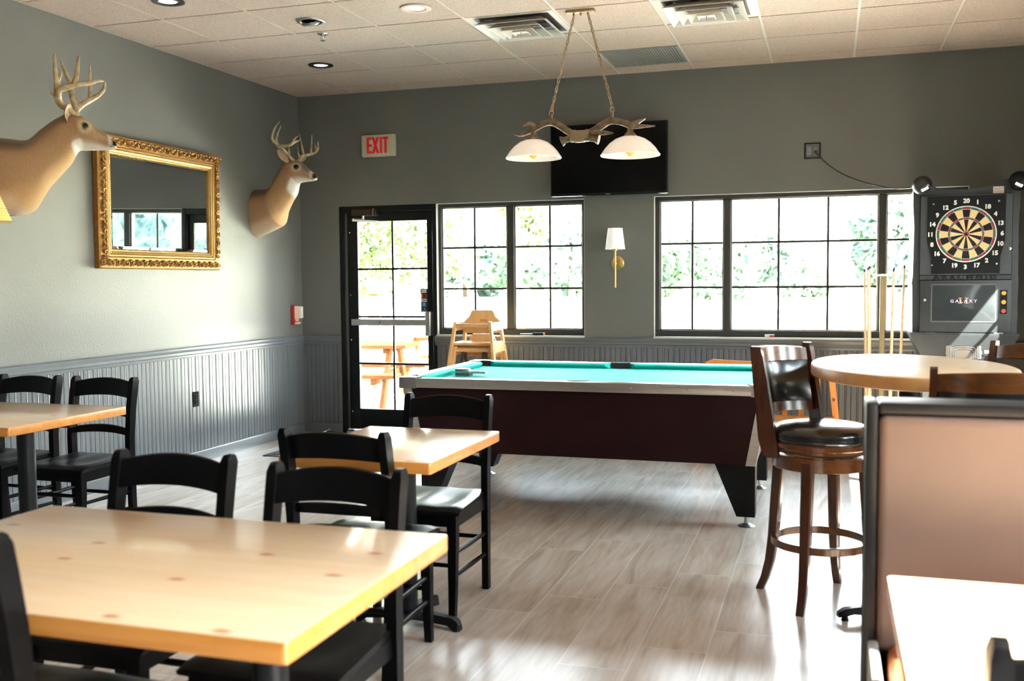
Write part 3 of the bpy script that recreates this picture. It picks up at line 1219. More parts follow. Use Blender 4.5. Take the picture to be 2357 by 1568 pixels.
m_.sphere((0, 0.002, -0.016), 0.012, 12, 8)
m_.build('bulb', mat('bulb_copper', (0.5, 0.2, 0.1), 0.2, 0.5), e_)

t = thing('fire_sprinkler', 'small chrome fire sprinkler head hanging from a ceiling tile', 'sprinkler', (1.352, -2.034, HT))
m_ = MB()
m_.lathe([(0, -0.006), (0.026, -0.006), (0.036, -0.002), (0.037, 0)], (0, 0, 0), 'Z', 28)
m_.build('escutcheon', M['chrome'], t)
m_ = MB()
m_.cyl((0, 0, -0.005), (0, 0, -0.02), 0.011, seg=14)
m_.tube([(-0.008, 0, -0.018), (-0.016, 0, -0.03), (-0.004, 0, -0.044)], 0.003, 6, 3)
m_.tube([(0.008, 0, -0.018), (0.016, 0, -0.03), (0.004, 0, -0.044)], 0.003, 6, 3)
m_.cyl((0, 0, -0.02), (0, 0, -0.04), 0.0028, seg=8)
m_.build('frame', M['chrome'], t)
m_ = MB()
for k in range(10):
    a = 2 * PI * k / 10
    m_.beam((0.002 * math.cos(a), 0.002 * math.sin(a), -0.045), (0.018 * math.cos(a), 0.018 * math.sin(a), -0.046), 0.006, 0.0016, (-math.sin(a), math.cos(a), 0))
m_.build('deflector', M['chrome'], t)


def diffuser(x, y, label):
    t = thing('air_diffuser', label, 'air vent', (x, y, H), 0, 'square air diffusers in the ceiling')
    m_ = MB()
    m_.box(-0.262, 0.262, -0.262, 0.262, -0.004, -0.001)
    m_.build('duct', M['duct'], t)
    R_ = 0.292

    def sq(mb_, pr):
        vs_, fs_ = [], []
        for a, z in pr:
            vs_ += [(-a, -a, z), (a, -a, z), (a, a, z), (-a, a, z)]
        for i in range(len(pr) - 1):
            for q in range(4):
                fs_.append([4 * i + q, 4 * i + (q + 1) % 4, 4 * i + 4 + (q + 1) % 4, 4 * i + 4 + q])
        mb_.add(vs_, fs_)
    m_ = MB()
    sq(m_, [(R_, -0.0005), (R_, -0.007), (0.262, -0.010), (0.250, -0.0045)])
    m_.build('frame', M['grid'], t)
    for (a0, a1, z0, z1) in ((0.238, 0.19, -0.040, -0.008), (0.168, 0.125, -0.050, -0.012), (0.106, 0.070, -0.058, -0.018)):
        m_ = MB()
        sq(m_, [(a1, z1), (a0, z0), (a0 + 0.005, z0 - 0.002), (a0 + 0.004, z0 - 0.006), (a0 - 0.004, z0 - 0.003), (a1 - 0.004, z1 + 0.001)])
        m_.build('vane', M['grid'], t, ang=20)
    m_ = MB()
    m_.obox((0, 0, -0.05), (0.09, 0.09, 0.006), None, 0.002)
    sq(m_, [(0.045, -0.052), (0.055, -0.062), (0.05, -0.064), (0.042, -0.055)])
    m_.build('centre_plate', M['grid'], t, ang=20)
    m_ = MB()
    m_.cyl((0, 0, -0.02), (0, 0, -0.075), 0.003, seg=8)
    m_.sphere((0, 0, -0.076), 0.006, 10, 6)
    for sx__, sy__ in ((1, 0), (-1, 0), (0, 1), (0, -1)):
        m_.beam((0, 0, -0.012), (0.2 * sx__, 0.2 * sy__, -0.012), 0.012, 0.003, (0, 0, 1))
    m_.build('centre_bolt', M['steel'], t)


diffuser(X0 + 3.5 * S_, -(Y0 + 2.5 * S_), 'square air diffuser beside the ceiling plate of the antler lamp')
diffuser(X0 + 5.5 * S_, -(Y0 + 2.5 * S_), 'square air diffuser right of the antler lamp, cut by the top edge')

t = thing('return_grille', 'grey slotted air return grille in the ceiling by the back wall', 'air vent', (X0 + 4.5 * S_, -(Y0 + 0.5 * S_), H))
m_ = MB()
m_.box(-0.286, 0.286, -0.286, 0.286, -0.003, -0.001)
m_.build('backing', mat('grille_dark', (0.10, 0.10, 0.09), 0.6), t)
m_ = MB()
for a in (-0.288, 0.276):
    m_.box(a, a + 0.012, -0.288, 0.288, -0.009, -0.001)
    m_.box(-0.288, 0.288, a, a + 0.012, -0.009, -0.001)
m_.build('frame', mat('grille_grey', hexc('9a9a94'), 0.5), t)
m_ = MB()
n = 30
for k in range(n):
    x = -0.27 + 0.54 * k / (n - 1)
    m_.obox((x, 0, -0.007), (0.0022, 0.552, 0.012), (0, 0.5, 0))
m_.build('slats', bpy.data.materials['grille_grey'], t)

# ------------------------------------------------------------------ antler lamp over the pool table
T_ = NT('antler_bone')
v = T_.coord((1, 1, 1))
T_.l(T_.ramp(T_.noise(v, 28, 4, 0.6), [(0.3, hexc('4d3d2b')), (0.55, hexc('6f5d46')), (0.75, hexc('94815f'))]), T_.b.inputs['Base Color'])
T_.set(Roughness=0.5)
T_.bump(T_.noise(v, 60, 4), 0.4, 0.004)
M['antler'] = T_.m
T_ = NT('deer_antler')
v = T_.coord((1, 1, 1))
T_.l(T_.ramp(T_.noise(v, 22, 4, 0.6), [(0.3, hexc('8f7850')), (0.5, hexc('c4ae86')), (0.72, hexc('e2d4b6'))]), T_.b.inputs['Base Color'])
T_.set(Roughness=0.42)
T_.bump(T_.noise(v, 55, 4), 0.35, 0.004)
M['deerantler'] = T_.m
M['chain'] = mat('antique_brass', (0.36, 0.26, 0.15), 0.5, 0.6, var=0.2, vscale=30)
CH = Vector((3.16, -2.05, 2.30))
t = thing('antler_lamp', 'hanging antler lamp with two white bowl shades over the pool table', 'ceiling light', CH)


def L(pts):
    return [Vector(p) - CH for p in pts]


m_ = MB()
m_.box(3.066 - CH.x, 3.248 - CH.x, -0.01, 0.055, H - CH.z - 0.026, H - CH.z, 0.004, 2)
for x in (3.113, 3.158, 3.205):
    m_.cyl((x - CH.x, 0.02, H - CH.z - 0.026), (x - CH.x, 0.02, H - CH.z - 0.04), 0.006, seg=10)
m_.build('ceiling_plate', M['chain'], t)


def chain(p0, p1, name):
    m_ = MB()
    p0, p1 = Vector(p0) - CH, Vector(p1) - CH
    d = p1 - p0
    n_ = int(d.length / 0.030)
    d.normalize()
    a = d.orthogonal().normalized()
    b = d.cross(a)
    for k in range(n_):
        c_ = p0 + (p1 - p0) * ((k + 0.5) / n_)
        s_ = a if k % 2 else b
        hl = 0.0205
        P = []
        for q in range(10):
            an = 2 * PI * q / 10
            P.append(c_ + d * hl * math.cos(an) + s_ * 0.0085 * math.sin(an))
        m_.tube(P, 0.0024, 5, 0, closed=True)
    # the lamp wire threaded through the links
    m_.tube([p0 + (p1 - p0) * (k / 10) + a * (0.004 * (-1) ** k) for k in range(11)], 0.0016, 5, 4)
    return m_.build(name, M['chain'], t)


chain((3.115, -2.03, 3.052), (2.966, -2.04, 2.468), 'chain')
chain((3.207, -2.03, 3.052), (3.366, -2.06, 2.462), 'chain')
for (x, y, z) in ((2.966, -2.04, 2.452), (3.366, -2.066, 2.447)):
    m_ = MB()
    m_.tube([Vector((x, y, z)) - CH + Vector((0.014 * math.cos(a), 0, 0.018 * math.sin(a))) for a in [2 * PI * q / 12 for q in range(12)]], 0.0028, 6, 0, closed=True)
    m_.build('hook', M['chain'], t)
m_ = MB()
m_.tube(L([(3.030, -2.03, 2.272), (3.045, -2.03, 2.278)]), [0.034, 0.027], 12)
m_.tube(L([(3.043, -2.03, 2.277), (3.093, -2.03, 2.289), (3.156, -2.05, 2.293), (3.225, -2.06, 2.314), (3.300, -2.07, 2.352), (3.357, -2.07, 2.378), (3.430, -2.07, 2.364), (3.485, -2.07, 2.342), (3.541, -2.07, 2.335), (3.635, -2.08, 2.330)]), [0.021, 0.021, 0.022, 0.023, 0.024, 0.024, 0.019, 0.022, 0.014, 0.004], 12, 5)
m_.tube(L([(3.355, -2.07, 2.372), (3.365, -2.07, 2.407), (3.367, -2.067, 2.440)]), [0.02, 0.012, 0.006], 10, 4)
m_.tube(L([(3.490, -2.07, 2.341), (3.530, -2.05, 2.368), (3.566, -2.02, 2.388)]), [0.02, 0.014, 0.004], 10, 4)
m_.tube(L([(3.240, -2.07, 2.314), (3.300, -2.10, 2.303), (3.340, -2.12, 2.298), (3.386, -2.13, 2.292)]), [0.018, 0.016, 0.013, 0.004], 10, 4)
m_.build('antler', M['antler'], t)
m_ = MB()
m_.tube(L([(3.282, -2.07, 2.268), (3.265, -2.07, 2.272)]), [0.034, 0.026], 12)
m_.tube(L([(3.268, -2.07, 2.271), (3.219, -2.07, 2.280), (3.161, -2.06, 2.290), (3.090, -2.05, 2.323), (3.029, -2.04, 2.365), (2.971, -2.04, 2.396), (2.920, -2.04, 2.390), (2.861, -2.04, 2.366), (2.815, -2.03, 2.345), (2.760, -2.02, 2.330), (2.706, -2.02, 2.336)]), [0.021, 0.021, 0.022, 0.022, 0.022, 0.023, 0.02, 0.022, 0.015, 0.012, 0.004], 12, 5)
m_.tube(L([(2.968, -2.04, 2.392), (2.964, -2.04, 2.425), (2.966, -2.04, 2.448)]), [0.02, 0.012, 0.006], 10, 4)
m_.tube(L([(2.869, -2.04, 2.368), (2.841, -2.06, 2.390), (2.813, -2.08, 2.388), (2.785, -2.09, 2.372)]), [0.018, 0.013, 0.011, 0.004], 10, 4)
m_.build('antler', M['antler'], t)
m_ = MB()
for k in range(13):
    x = 3.106 + 0.0088 * k
    zc = 2.290 + (0.004 if 2 < k < 10 else 0.008)
    P = [Vector((x, -2.055, zc)) - CH + Vector((0.004 * math.sin(a), 0.036 * math.cos(a), 0.034 * math.sin(a))) for a in [2 * PI * q / 14 for q in range(14)]]
    m_.tube(P, 0.0058, 6, 0, closed=True)
m_.build('rope_wrap', mat('rawhide', hexc('8f7b60'), 0.6, var=0.15), t)
T_ = NT('alabaster_glass')
v = T_.coord()
T_.l(T_.ramp(T_.noise(v, 9, 3), [(0.3, hexc('f0dfd0')), (0.7, hexc('fbf4ec'))]), T_.b.inputs['Base Color'])
T_.set(Roughness=0.25)
T_.b.inputs['Emission Color'].default_value = (1, 0.90, 0.80, 1)
T_.b.inputs['Emission Strength'].default_value = 0.16
T_.b.inputs['Subsurface Weight'].default_value = 0.3
T_.b.inputs['Subsurface Radius'].default_value = (0.05, 0.05, 0.05)
M['bowl'] = T_.m
M['filament'] = mat('amber_bulb', hexc('c98f45'), 0.12, var=0.1, coat=0.5, emit=(1, 0.5, 0.12), estr=0.35)
for (x, z, rr) in ((2.850, 2.178, 0.180), (3.476, 2.168, 0.186)):
    m_ = MB()
    pf = [(0.030, 0.112), (0.055, 0.108), (0.09, 0.094), (0.125, 0.068), (0.152, 0.038), (0.172, 0.008), (0.180, -0.004), (0.177, -0.009), (0.166, 0.004), (0.146, 0.032), (0.119, 0.060), (0.086, 0.085), (0.05, 0.098), (0.030, 0.101)]
    m_.lathe([(r * rr / 0.18, q) for r, q in pf], (x - CH.x, 0, z - CH.z), 'Z', 48)
    m_.build('lamp_shade', M['bowl'], t)
    m_ = MB()
    m_.lathe([(0.0, 0.165), (0.016, 0.165), (0.020, 0.140), (0.040, 0.117), (0.041, 0.109), (0.0, 0.105)], (x - CH.x, 0, z - CH.z), 'Z', 24)
    m_.cyl((x - CH.x, 0, z - CH.z + 0.10), (x - CH.x, 0, z - CH.z + 0.06), 0.018)
    m_.build('socket', M['antler'], t)
    m_ = MB()
    m_.sphere((x - CH.x, 0, z - CH.z + 0.022), 0.034, 20, 12, (1, 1, 1.05))
    m_.build('bulb', M['filament'], t)


# ------------------------------------------------------------------ mounted deer
T_ = NT('deer_coat')
at = T_.n('ShaderNodeVertexColor', layer_name='coat')
v = T_.coord((1, 1, 1))
nz = T_.noise(T_.coord((60, 60, 14)), 3, 5, 0.7)
c_ = mixrgb(T_, 1.0, at.outputs[0], T_.ramp(nz, [(0.3, (0.80, 0.78, 0.76)), (0.6, (1, 1, 1))]), 'MULTIPLY')
T_.l(c_, T_.b.inputs['Base Color'])
T_.set(Roughness=0.72)
T_.b.inputs['Specular IOR Level'].default_value = 0.25
T_.b.inputs['Sheen Weight'].default_value = 0.25
T_.bump(T_.noise(T_.coord((120, 120, 40)), 3, 3), 0.5, 0.004)
M['coat'] = T_.m
M['eye'] = mat('glass_eye', (0.003, 0.002, 0.002), 0.1, spec=0.35)
M['antlers'] = M['antler']


def smooth(a, b, x):
    q = max(0.0, min(1.0, (x - a) / (b - a)))
    return q * q * (3 - 2 * q)


def mixv(a, b, q):
    return tuple(x + (y - x) * q for x, y in zip(a, b))


def deer(label, D, V, HW, side, base, ti, hi, ears, eyes, antlers, twist0=True):
    """D, V: crest and throat outline points from wall to nose; HW half widths; side: unit vector across the head"""
    base = Vector(base)
    side = Vector(side).normalized()
    t = thing('deer_mount', label, 'mounted deer', base, 0, 'mounted deer heads on the left wall')
    N = 5
    Dp = catmull(D, N)
    Vp = catmull(V, N)
    n = len(Dp)
    hw = [p.x for p in catmull([(q, 0, 0) for q in HW], N)]
    seg = 36
    rings, cols = [], []
    tan, dark, pale = hexc('a98662'), hexc('5f4530'), hexc('cfa672')
    white, cream, black = hexc('fbf6ee'), hexc('cdb394'), hexc('1a1411')
    grey = hexc('7d6753')
    for i in range(n):
        u = i / N                      # in units of the traced rings
        c_ = (Dp[i] + Vp[i]) / 2
        h_ = (Dp[i] - Vp[i]) / 2
        sd = side
        if twist0:
            sd = Vector((0, -1, 0)).lerp(side, smooth(0, 3.0, u)).normalized()
        ring = []
        for k in range(seg):
            a = 2 * PI * k / seg
            ca, sa = math.cos(a), math.sin(a)
            # a little pear shaped: the throat narrower than the crest on the head, deeper chest
            wq = 1.0
            if u > hi:
                wq = 1.0 - 0.22 * max(0, -sa)
                if u < hi + 2.5:
                    wq *= 1.0 + 0.10 * math.exp(-((sa - 0.35) / 0.3) ** 2)
            sgn = 1 if sa >= 0 else -1
            p = c_ + h_ * (sgn * abs(sa) ** 0.92) + sd * (hw[i] * wq * (abs(ca) ** 0.9) * (1 if ca >= 0 else -1))
            if i == 0:
                p.x = 0.002
            else:
                p.x = max(p.x, 0.004)
            ring.append(p - base)
            # coat pattern
            col = tan
            col = mixv(col, dark, smooth(0.35, 1.0, sa) * (0.75 if u < hi else 0.35))
            if u < ti:
                col = mixv(col, pale, smooth(0.2, 0.9, -sa) * 0.85)
                if u < 1.5:
                    col = mixv(col, cream, smooth(0.35, 0.7, -sa) * (1 - smooth(0.8, 1.5, u)))
            th_ = smooth(ti - 1.5, ti - 0.9, u) * (1 - smooth(ti + 0.5, ti + 1.0, u)) * smooth(0.30, 0.55, -sa)
            col = mixv(col, white, th_)
            if u < 2.6:      # dark saddle over the withers
                col = mixv(col, dark, 0.9 * smooth(0.45, 0.8, sa) * (1 - smooth(1.6, 2.6, u)))
            if u > hi:
                q = (u - hi) / (len(D) - 1 - hi)
                col = mixv(col, hexc('b89a78'), 0.7 * smooth(0.02, 0.2, q) * (1 - smooth(0.3, 0.9, sa)))
                col = mixv(col, grey, 0.75 * smooth(0.25, 0.6, q) * smooth(0.2, 0.7, sa))
                col = mixv(col, white, 0.85 * smooth(0.35, 0.8, -sa) * (1 - smooth(0.75, 0.9, q)))
                col = mixv(col, white, 0.7 * math.exp(-((q - 0.80) / 0.06) ** 2))
                col = mixv(col, white, 0.6 * smooth(0.86, 0.92, q) * smooth(0.2, 0.6, -sa))
                col = mixv(col, dark, 0.65 * smooth(0.55, 0.95, sa) * (1 - smooth(0.1, 0.3, q)))
                if sa > -0.25:
                    col = mixv(col, black, smooth(0.90, 0.955, q))
                mouth = math.exp(-((sa + 0.45) / 0.10) ** 2) * smooth(0.70, 0.80, q) * (1 - smooth(0.96, 1.0, q))
                col = mixv(col, black, 0.75 * mouth)
            cols.append(col)
        rings.append(ring)
    cN = sum((Vector(p) for p in rings[-1]), Vector()) / seg
    cP = sum((Vector(p) for p in rings[-4]), Vector()) / seg
    fw_ = (cN - cP).normalized()
    base_r, base_c = [Vector(p) for p in rings[-1]], cols[-seg:]
    hN = (base_r[seg // 4] - base_r[3 * seg // 4]).length
    for sc_, mv in ((0.93, 0.14), (0.76, 0.25), (0.48, 0.33)):
        rings.append([cN + (p - cN) * sc_ + fw_ * hN * mv for p in base_r])
        cols += [mixv(c, black, 0.85) if math.sin(2 * PI * k / seg) > -0.3 else c for k, c in enumerate(base_c)]
    n = len(rings)
    m_ = MB()
    m_.loft(rings, True)
    # blunt rounded nose end
    k0 = len(m_.v)
    cen = sum((Vector(p) for p in rings[-1]), Vector()) / seg
    fwd = (Vector(rings[-1][0]) * 0 + (sum((Vector(p) for p in rings[-1]), Vector()) - sum((Vector(p) for p in rings[-4]), Vector()))).normalized()
    m_.v.append(tuple(cen + fwd * 0.002))
    cols.append(black)
    m_.f.pop()
    m_.fm.pop()
    o_ = (n - 1) * seg
    for k in range(seg):
        m_.f.append([o_ + k, o_ + (k + 1) % seg, k0])
        m_.fm.append(0)
    # pale rings round the eyes (colour) and ears grown out of the skull
    for e in eyes:
        ev_ = Vector(e) - base
        for i, p in enumerate(m_.v):
            d = (Vector(p) - ev_).length
            if d < 0.06:
                cols[i] = mixv(cols[i], hexc('d9c3a0'), 0.75 * (1 - smooth(0.030, 0.055, d)))
                if d < 0.027:
                    cols[i] = mixv(cols[i], black, 1 - smooth(0.018, 0.027, d))
    for (b, tip, out, wd) in ears:
        b, tip, out = Vector(b) - base, Vector(tip) - base, Vector(out).normalized()
        ax = tip - b
        wv = ax.cross(out).normalized()
        er, ec = [], []
        for (q, ww) in ((-0.12, 0.35), (0.0, 0.55), (0.2, 0.9), (0.45, 1.0), (0.7, 0.8), (0.88, 0.45), (0.98, 0.12)):
            ring = []
            for k in range(14):
                a = 2 * PI * k / 14
                x = math.cos(a)
                y = math.sin(a)
                cup = -0.55 * (1 - x * x) if y > 0 else 0.35 * (y)
                p = b + ax * q + wv * (wd * ww * x) + out * (wd * (0.55 * ww * (cup if y > 0 else -0.62 * (1 - x * x)) + 0.02 * y))
                ring.append(p)
                inner = y > 0.05
                cc = hexc('d8c2a2') if inner else mixv(tan, dark, 0.35)
                if abs(x) > 0.9 or q > 0.9:
                    cc = dark
                ec.append(cc)
            er.append(ring)
        m_.loft(er, True)
        cols += ec
    body = m_.build('head_and_neck', M['coat'], t, ang=70, colors=cols)
    for e in eyes:
        m_ = MB()
        m_.sphere(Vector(e) - base, 0.0185, 16, 12, (1, 1, 0.85))
        m_.build('eye', M['eye'], t)
    for segs in antlers:
        m_ = MB()
        for pts, rad in segs:
            m_.tube([Vector(p) - base for p in pts], rad, 10, 5)
            e0 = Vector(pts[-1]) - base
        b0 = Vector(segs[0][0][0]) - base
        m_.sphere(b0, segs[0][1][0] * 1.35, 12, 8, (1, 1, 0.7))
        m_.build('antler', M['deerantler'], t)
    return t


n1 = Vector((0.66, -0.75, 0)).normalized()
D1D = [(-0.036, -3.557, 2.251), (0.049, -3.482, 2.249), (0.117, -3.423, 2.241), (0.145, -3.398, 2.266), (0.171, -3.375, 2.303), (0.196, -3.353, 2.331), (0.223, -3.329, 2.361), (0.254, -3.302, 2.389), (0.290, -3.270, 2.414), (0.330, -3.235, 2.416), (0.371, -3.199, 2.384), (0.399, -3.174, 2.353), (0.441, -3.138, 2.314), (0.466, -3.116, 2.287), (0.484, -3.100, 2.266)]
D1V = [(0.038, -3.492, 1.794), (0.115, -3.425, 1.814), (0.171, -3.375, 1.892), (0.214, -3.338, 1.974), (0.247, -3.308, 2.027), (0.279, -3.280, 2.078), (0.305, -3.257, 2.121), (0.324, -3.240, 2.171), (0.339, -3.227, 2.194), (0.367, -3.203, 2.197), (0.396, -3.177, 2.200), (0.425, -3.151, 2.203), (0.449, -3.130, 2.202), (0.468, -3.114, 2.206), (0.479, -3.104, 2.213)]


def mir1(p):      # mirror a point in the head's middle plane
    p = Vector(p)
    d = (p - Vector((0.12, -3.42, 0))).dot(n1)
    return p - n1 * (2 * d)


e1 = Vector((0.395, -3.251, 2.335)) + n1 * 0.008
r = [0.017, 0.019, 0.021, 0.022, 0.021, 0.019, 0.017, 0.015, 0.013, 0.010, 0.005]
deer('big brown deer head with heavy curling antlers, nose overlapping the gold mirror',
     D1D, D1V, [0.15, 0.165, 0.155, 0.135, 0.12, 0.108, 0.098, 0.09, 0.082, 0.076, 0.068, 0.054, 0.043, 0.040, 0.035], n1, (0, -3.5, 2.0), 8.0, 8.2,
     [((0.344, -3.318, 2.365), (0.366, -3.335, 2.462), (0.80, 0.15, 0.1), 0.056), (mir1((0.344, -3.318, 2.365)), mir1((0.35, -3.36, 2.455)), (0.2, 0.75, 0.1), 0.036)],
     [e1, mir1(e1)],
     [[([(0.346, -3.261, 2.396), (0.331, -3.301, 2.427), (0.323, -3.361, 2.454), (0.340, -3.400, 2.492), (0.359, -3.410, 2.525), (0.388, -3.398, 2.536), (0.422, -3.367, 2.555), (0.454, -3.339, 2.567), (0.486, -3.298, 2.575), (0.505, -3.254, 2.598), (0.510, -3.210, 2.603)], r),
       ([(0.345, -3.405, 2.49), (0.351, -3.415, 2.569), (0.347, -3.420, 2.622), (0.339, -3.414, 2.733)], [0.022, 0.017, 0.013, 0.006]),
       ([(0.352, -3.412, 2.56), (0.366, -3.404, 2.610), (0.373, -3.399, 2.631)], [0.013, 0.010, 0.003]),
       ([(0.422, -3.366, 2.553), (0.436, -3.355, 2.597), (0.437, -3.341, 2.654), (0.438, -3.327, 2.730)], [0.017, 0.014, 0.012, 0.005]),
       ([(0.338, -3.401, 2.487), (0.316, -3.407, 2.501), (0.303, -3.419, 2.516)], [0.012, 0.008, 0.003])],
      [([(0.316, -3.221, 2.408), (0.301, -3.208, 2.439), (0.301, -3.154, 2.485), (0.316, -3.088, 2.528), (0.337, -3.043, 2.563), (0.360, -3.023, 2.603), (0.375, -3.036, 2.642)], [0.017, 0.019, 0.018, 0.017, 0.014, 0.011, 0.005]),
       ([(0.309, -3.096, 2.520), (0.304, -3.085, 2.567), (0.305, -3.084, 2.643), (0.314, -3.090, 2.733)], [0.015, 0.012, 0.010, 0.005]),
       ([(0.301, -3.200, 2.45), (0.255, -3.181, 2.525), (0.226, -3.167, 2.623), (0.201, -3.175, 2.684), (0.182, -3.192, 2.762)], [0.018, 0.018, 0.015, 0.011, 0.004])]])

D2D = [(0.0, -0.72, 2.185), (0.120, -0.720, 2.185), (0.160, -0.720, 2.222), (0.195, -0.720, 2.285), (0.221, -0.720, 2.328), (0.242, -0.720, 2.368), (0.262, -0.720, 2.402), (0.315, -0.720, 2.420), (0.385, -0.720, 2.418), (0.440, -0.720, 2.385), (0.490, -0.720, 2.342), (0.535, -0.720, 2.308), (0.556, -0.720, 2.292)]
D2V = [(0.0, -0.720, 1.775), (0.200, -0.720, 1.858), (0.236, -0.720, 1.889), (0.262, -0.720, 1.961), (0.320, -0.720, 2.060), (0.368, -0.720, 2.123), (0.388, -0.720, 2.187), (0.405, -0.720, 2.218), (0.432, -0.720, 2.228), (0.470, -0.720, 2.232), (0.505, -0.720, 2.235), (0.532, -0.720, 2.236), (0.550, -0.720, 2.240)]
e2 = Vector((0.415, -0.785, 2.354))
deer('smaller deer head with thin antlers mounted beside the back corner',
     D2D, D2V, [0.155, 0.155, 0.14, 0.118, 0.103, 0.092, 0.085, 0.08, 0.072, 0.056, 0.042, 0.037, 0.028], (0, -1, 0), (0, -0.72, 1.98), 6.0, 6.4,
     [((0.330, -0.785, 2.405), (0.268, -0.840, 2.505), (0.55, -0.80, 0.15), 0.042), ((0.330, -0.655, 2.405), (0.400, -0.57, 2.462), (0.55, 0.10, 0.6), 0.034)],
     [e2, (0.415, -0.655, 2.354)],
     [[([(0.374, -0.770, 2.412), (0.344, -0.800, 2.463), (0.332, -0.880, 2.504), (0.330, -0.915, 2.511), (0.433, -0.930, 2.511), (0.489, -0.930, 2.535), (0.530, -0.910, 2.553)], [0.013, 0.013, 0.013, 0.013, 0.012, 0.011, 0.003]),
       ([(0.462, -0.930, 2.520), (0.501, -0.950, 2.560), (0.539, -0.960, 2.577)], [0.010, 0.008, 0.003]),
       ([(0.330, -0.900, 2.510), (0.301, -0.950, 2.556), (0.298, -0.960, 2.589), (0.327, -0.960, 2.657), (0.360, -0.940, 2.707)], [0.013, 0.012, 0.011, 0.008, 0.003]),
       ([(0.334, -0.915, 2.509), (0.315, -0.920, 2.552), (0.322, -0.920, 2.601), (0.348, -0.900, 2.679)], [0.012, 0.011, 0.009, 0.003]),
       ([(0.358, -0.790, 2.445), (0.353, -0.790, 2.482), (0.346, -0.780, 2.519)], [0.009, 0.007, 0.003])],
      [([(0.376, -0.680, 2.412), (0.384, -0.620, 2.464), (0.411, -0.550, 2.482), (0.441, -0.500, 2.505), (0.454, -0.480, 2.543), (0.455, -0.480, 2.598)], [0.013, 0.013, 0.012, 0.011, 0.010, 0.004]),
       ([(0.446, -0.495, 2.512), (0.433, -0.480, 2.559), (0.425, -0.470, 2.586)], [0.009, 0.007, 0.003]),
       ([(0.418, -0.540, 2.486), (0.419, -0.530, 2.546), (0.421, -0.520, 2.655)], [0.010, 0.009, 0.003]),
       ([(0.386, -0.600, 2.468), (0.370, -0.600, 2.533), (0.342, -0.590, 2.655)], [0.010, 0.009, 0.003]),
       ([(0.377, -0.660, 2.443), (0.366, -0.660, 2.482), (0.354, -0.660, 2.526)], [0.009, 0.007, 0.003])]])
# ------------------------------------------------------------------ pool table
PX0, PX1, PY0, PY1, PZ = 2.180, 4.392, -2.735, -1.335, 0.81
pc = Vector(((PX0 + PX1) / 2, (PY0 + PY1) / 2, 0))
t = thing('pool_table', 'pool table with bright green cloth, metal rails and dark maroon sides', 'pool table', pc)
hx, hy = (PX1 - PX0) / 2, (PY1 - PY0) / 2
m_ = MB()
ti_, bi_ = 0.055, 0.105
rg = []
for (ix, iy, z) in ((bi_, 0.055, 0.365), (ti_ - 0.02, 0.03, 0.765)):
    a, b = hx - ix, hy - iy
    rg.append([(-a, -b, z), (a, -b, z), (a, b, z), (-a, b, z)])
m_.loft(rg)
m_.build('cabinet', M['maroon'], t)
m_ = MB()
m_.box(-hx + 0.1, hx - 0.1, -hy + 0.1, hy - 0.1, 0.74, 0.775)
m_.build('bed_cloth', M['felt'], t)
# rails: aluminium faced caps round the edge
m_ = MB()
RWd = 0.075
m_.box(-hx + 0.12, hx - 0.12, -hy, -hy + RWd, 0.752, PZ, 0.008, 2)
m_.box(-hx + 0.12, hx - 0.12, hy - RWd, hy, 0.752, PZ, 0.008, 2)
m_.box(-hx, -hx + RWd, -hy + 0.12, hy - 0.12, 0.752, PZ, 0.008, 2)
m_.box(hx - RWd, hx, -hy + 0.12, hy - 0.12, 0.752, PZ, 0.008, 2)
rl = m_.build('rail', M['alu'], t)
m_ = MB()
for x in (-0.62, -0.33, -0.02, 0.28, 0.6, 0.85):
    m_.box(x - 0.001, x + 0.001, -hy - 0.0006, -hy + 0.002, 0.758, 0.800)
    m_.lathe([(0, -hy - 0.0012), (0.005, -hy - 0.0008), (0.006, -hy)], (x + 0.04, 0, 0.780), 'Y', 10)
m_.build('rail_screws', M['steel'], rl)
# cushions
def cushion(a, b, inward, nm='cushion'):
    """a, b: ends along the rail (2D); inward: unit 2D"""
    m2 = MB()
    A, B, I = Vector((*a, 0)), Vector((*b, 0)), Vector((*inward, 0))
    d = (B - A).normalized()
    pr = [(0.0, 0.775), (0.0, PZ - 0.002), (0.036, PZ - 0.003), (0.050, PZ - 0.010), (0.047, PZ - 0.018), (0.026, 0.775)]
    r0 = [A + d * (q * 0.9) + I * q + Vector((0, 0, z)) for q, z in pr]
    r1 = [B - d * (q * 0.9) + I * q + Vector((0, 0, z)) for q, z in pr]
    m2.loft([r0, r1])
    m2.build(nm, M['felt'], t, ang=25)


iy, ix_ = hy - RWd, hx - RWd
pk = 0.075
cushion((-ix_ + 0.07, -iy), (-0.062, -iy), (0, 1))
cushion((0.062, -iy), (ix_ - 0.07, -iy), (0, 1))
cushion((-ix_ + 0.07, iy), (-0.062, iy), (0, -1))
cushion((0.062, iy), (ix_ - 0.07, iy), (0, -1))
cushion((-ix_, -iy + 0.07), (-ix_, iy - 0.07), (1, 0))
cushion((ix_, -iy + 0.07), (ix_, iy - 0.07), (-1, 0))
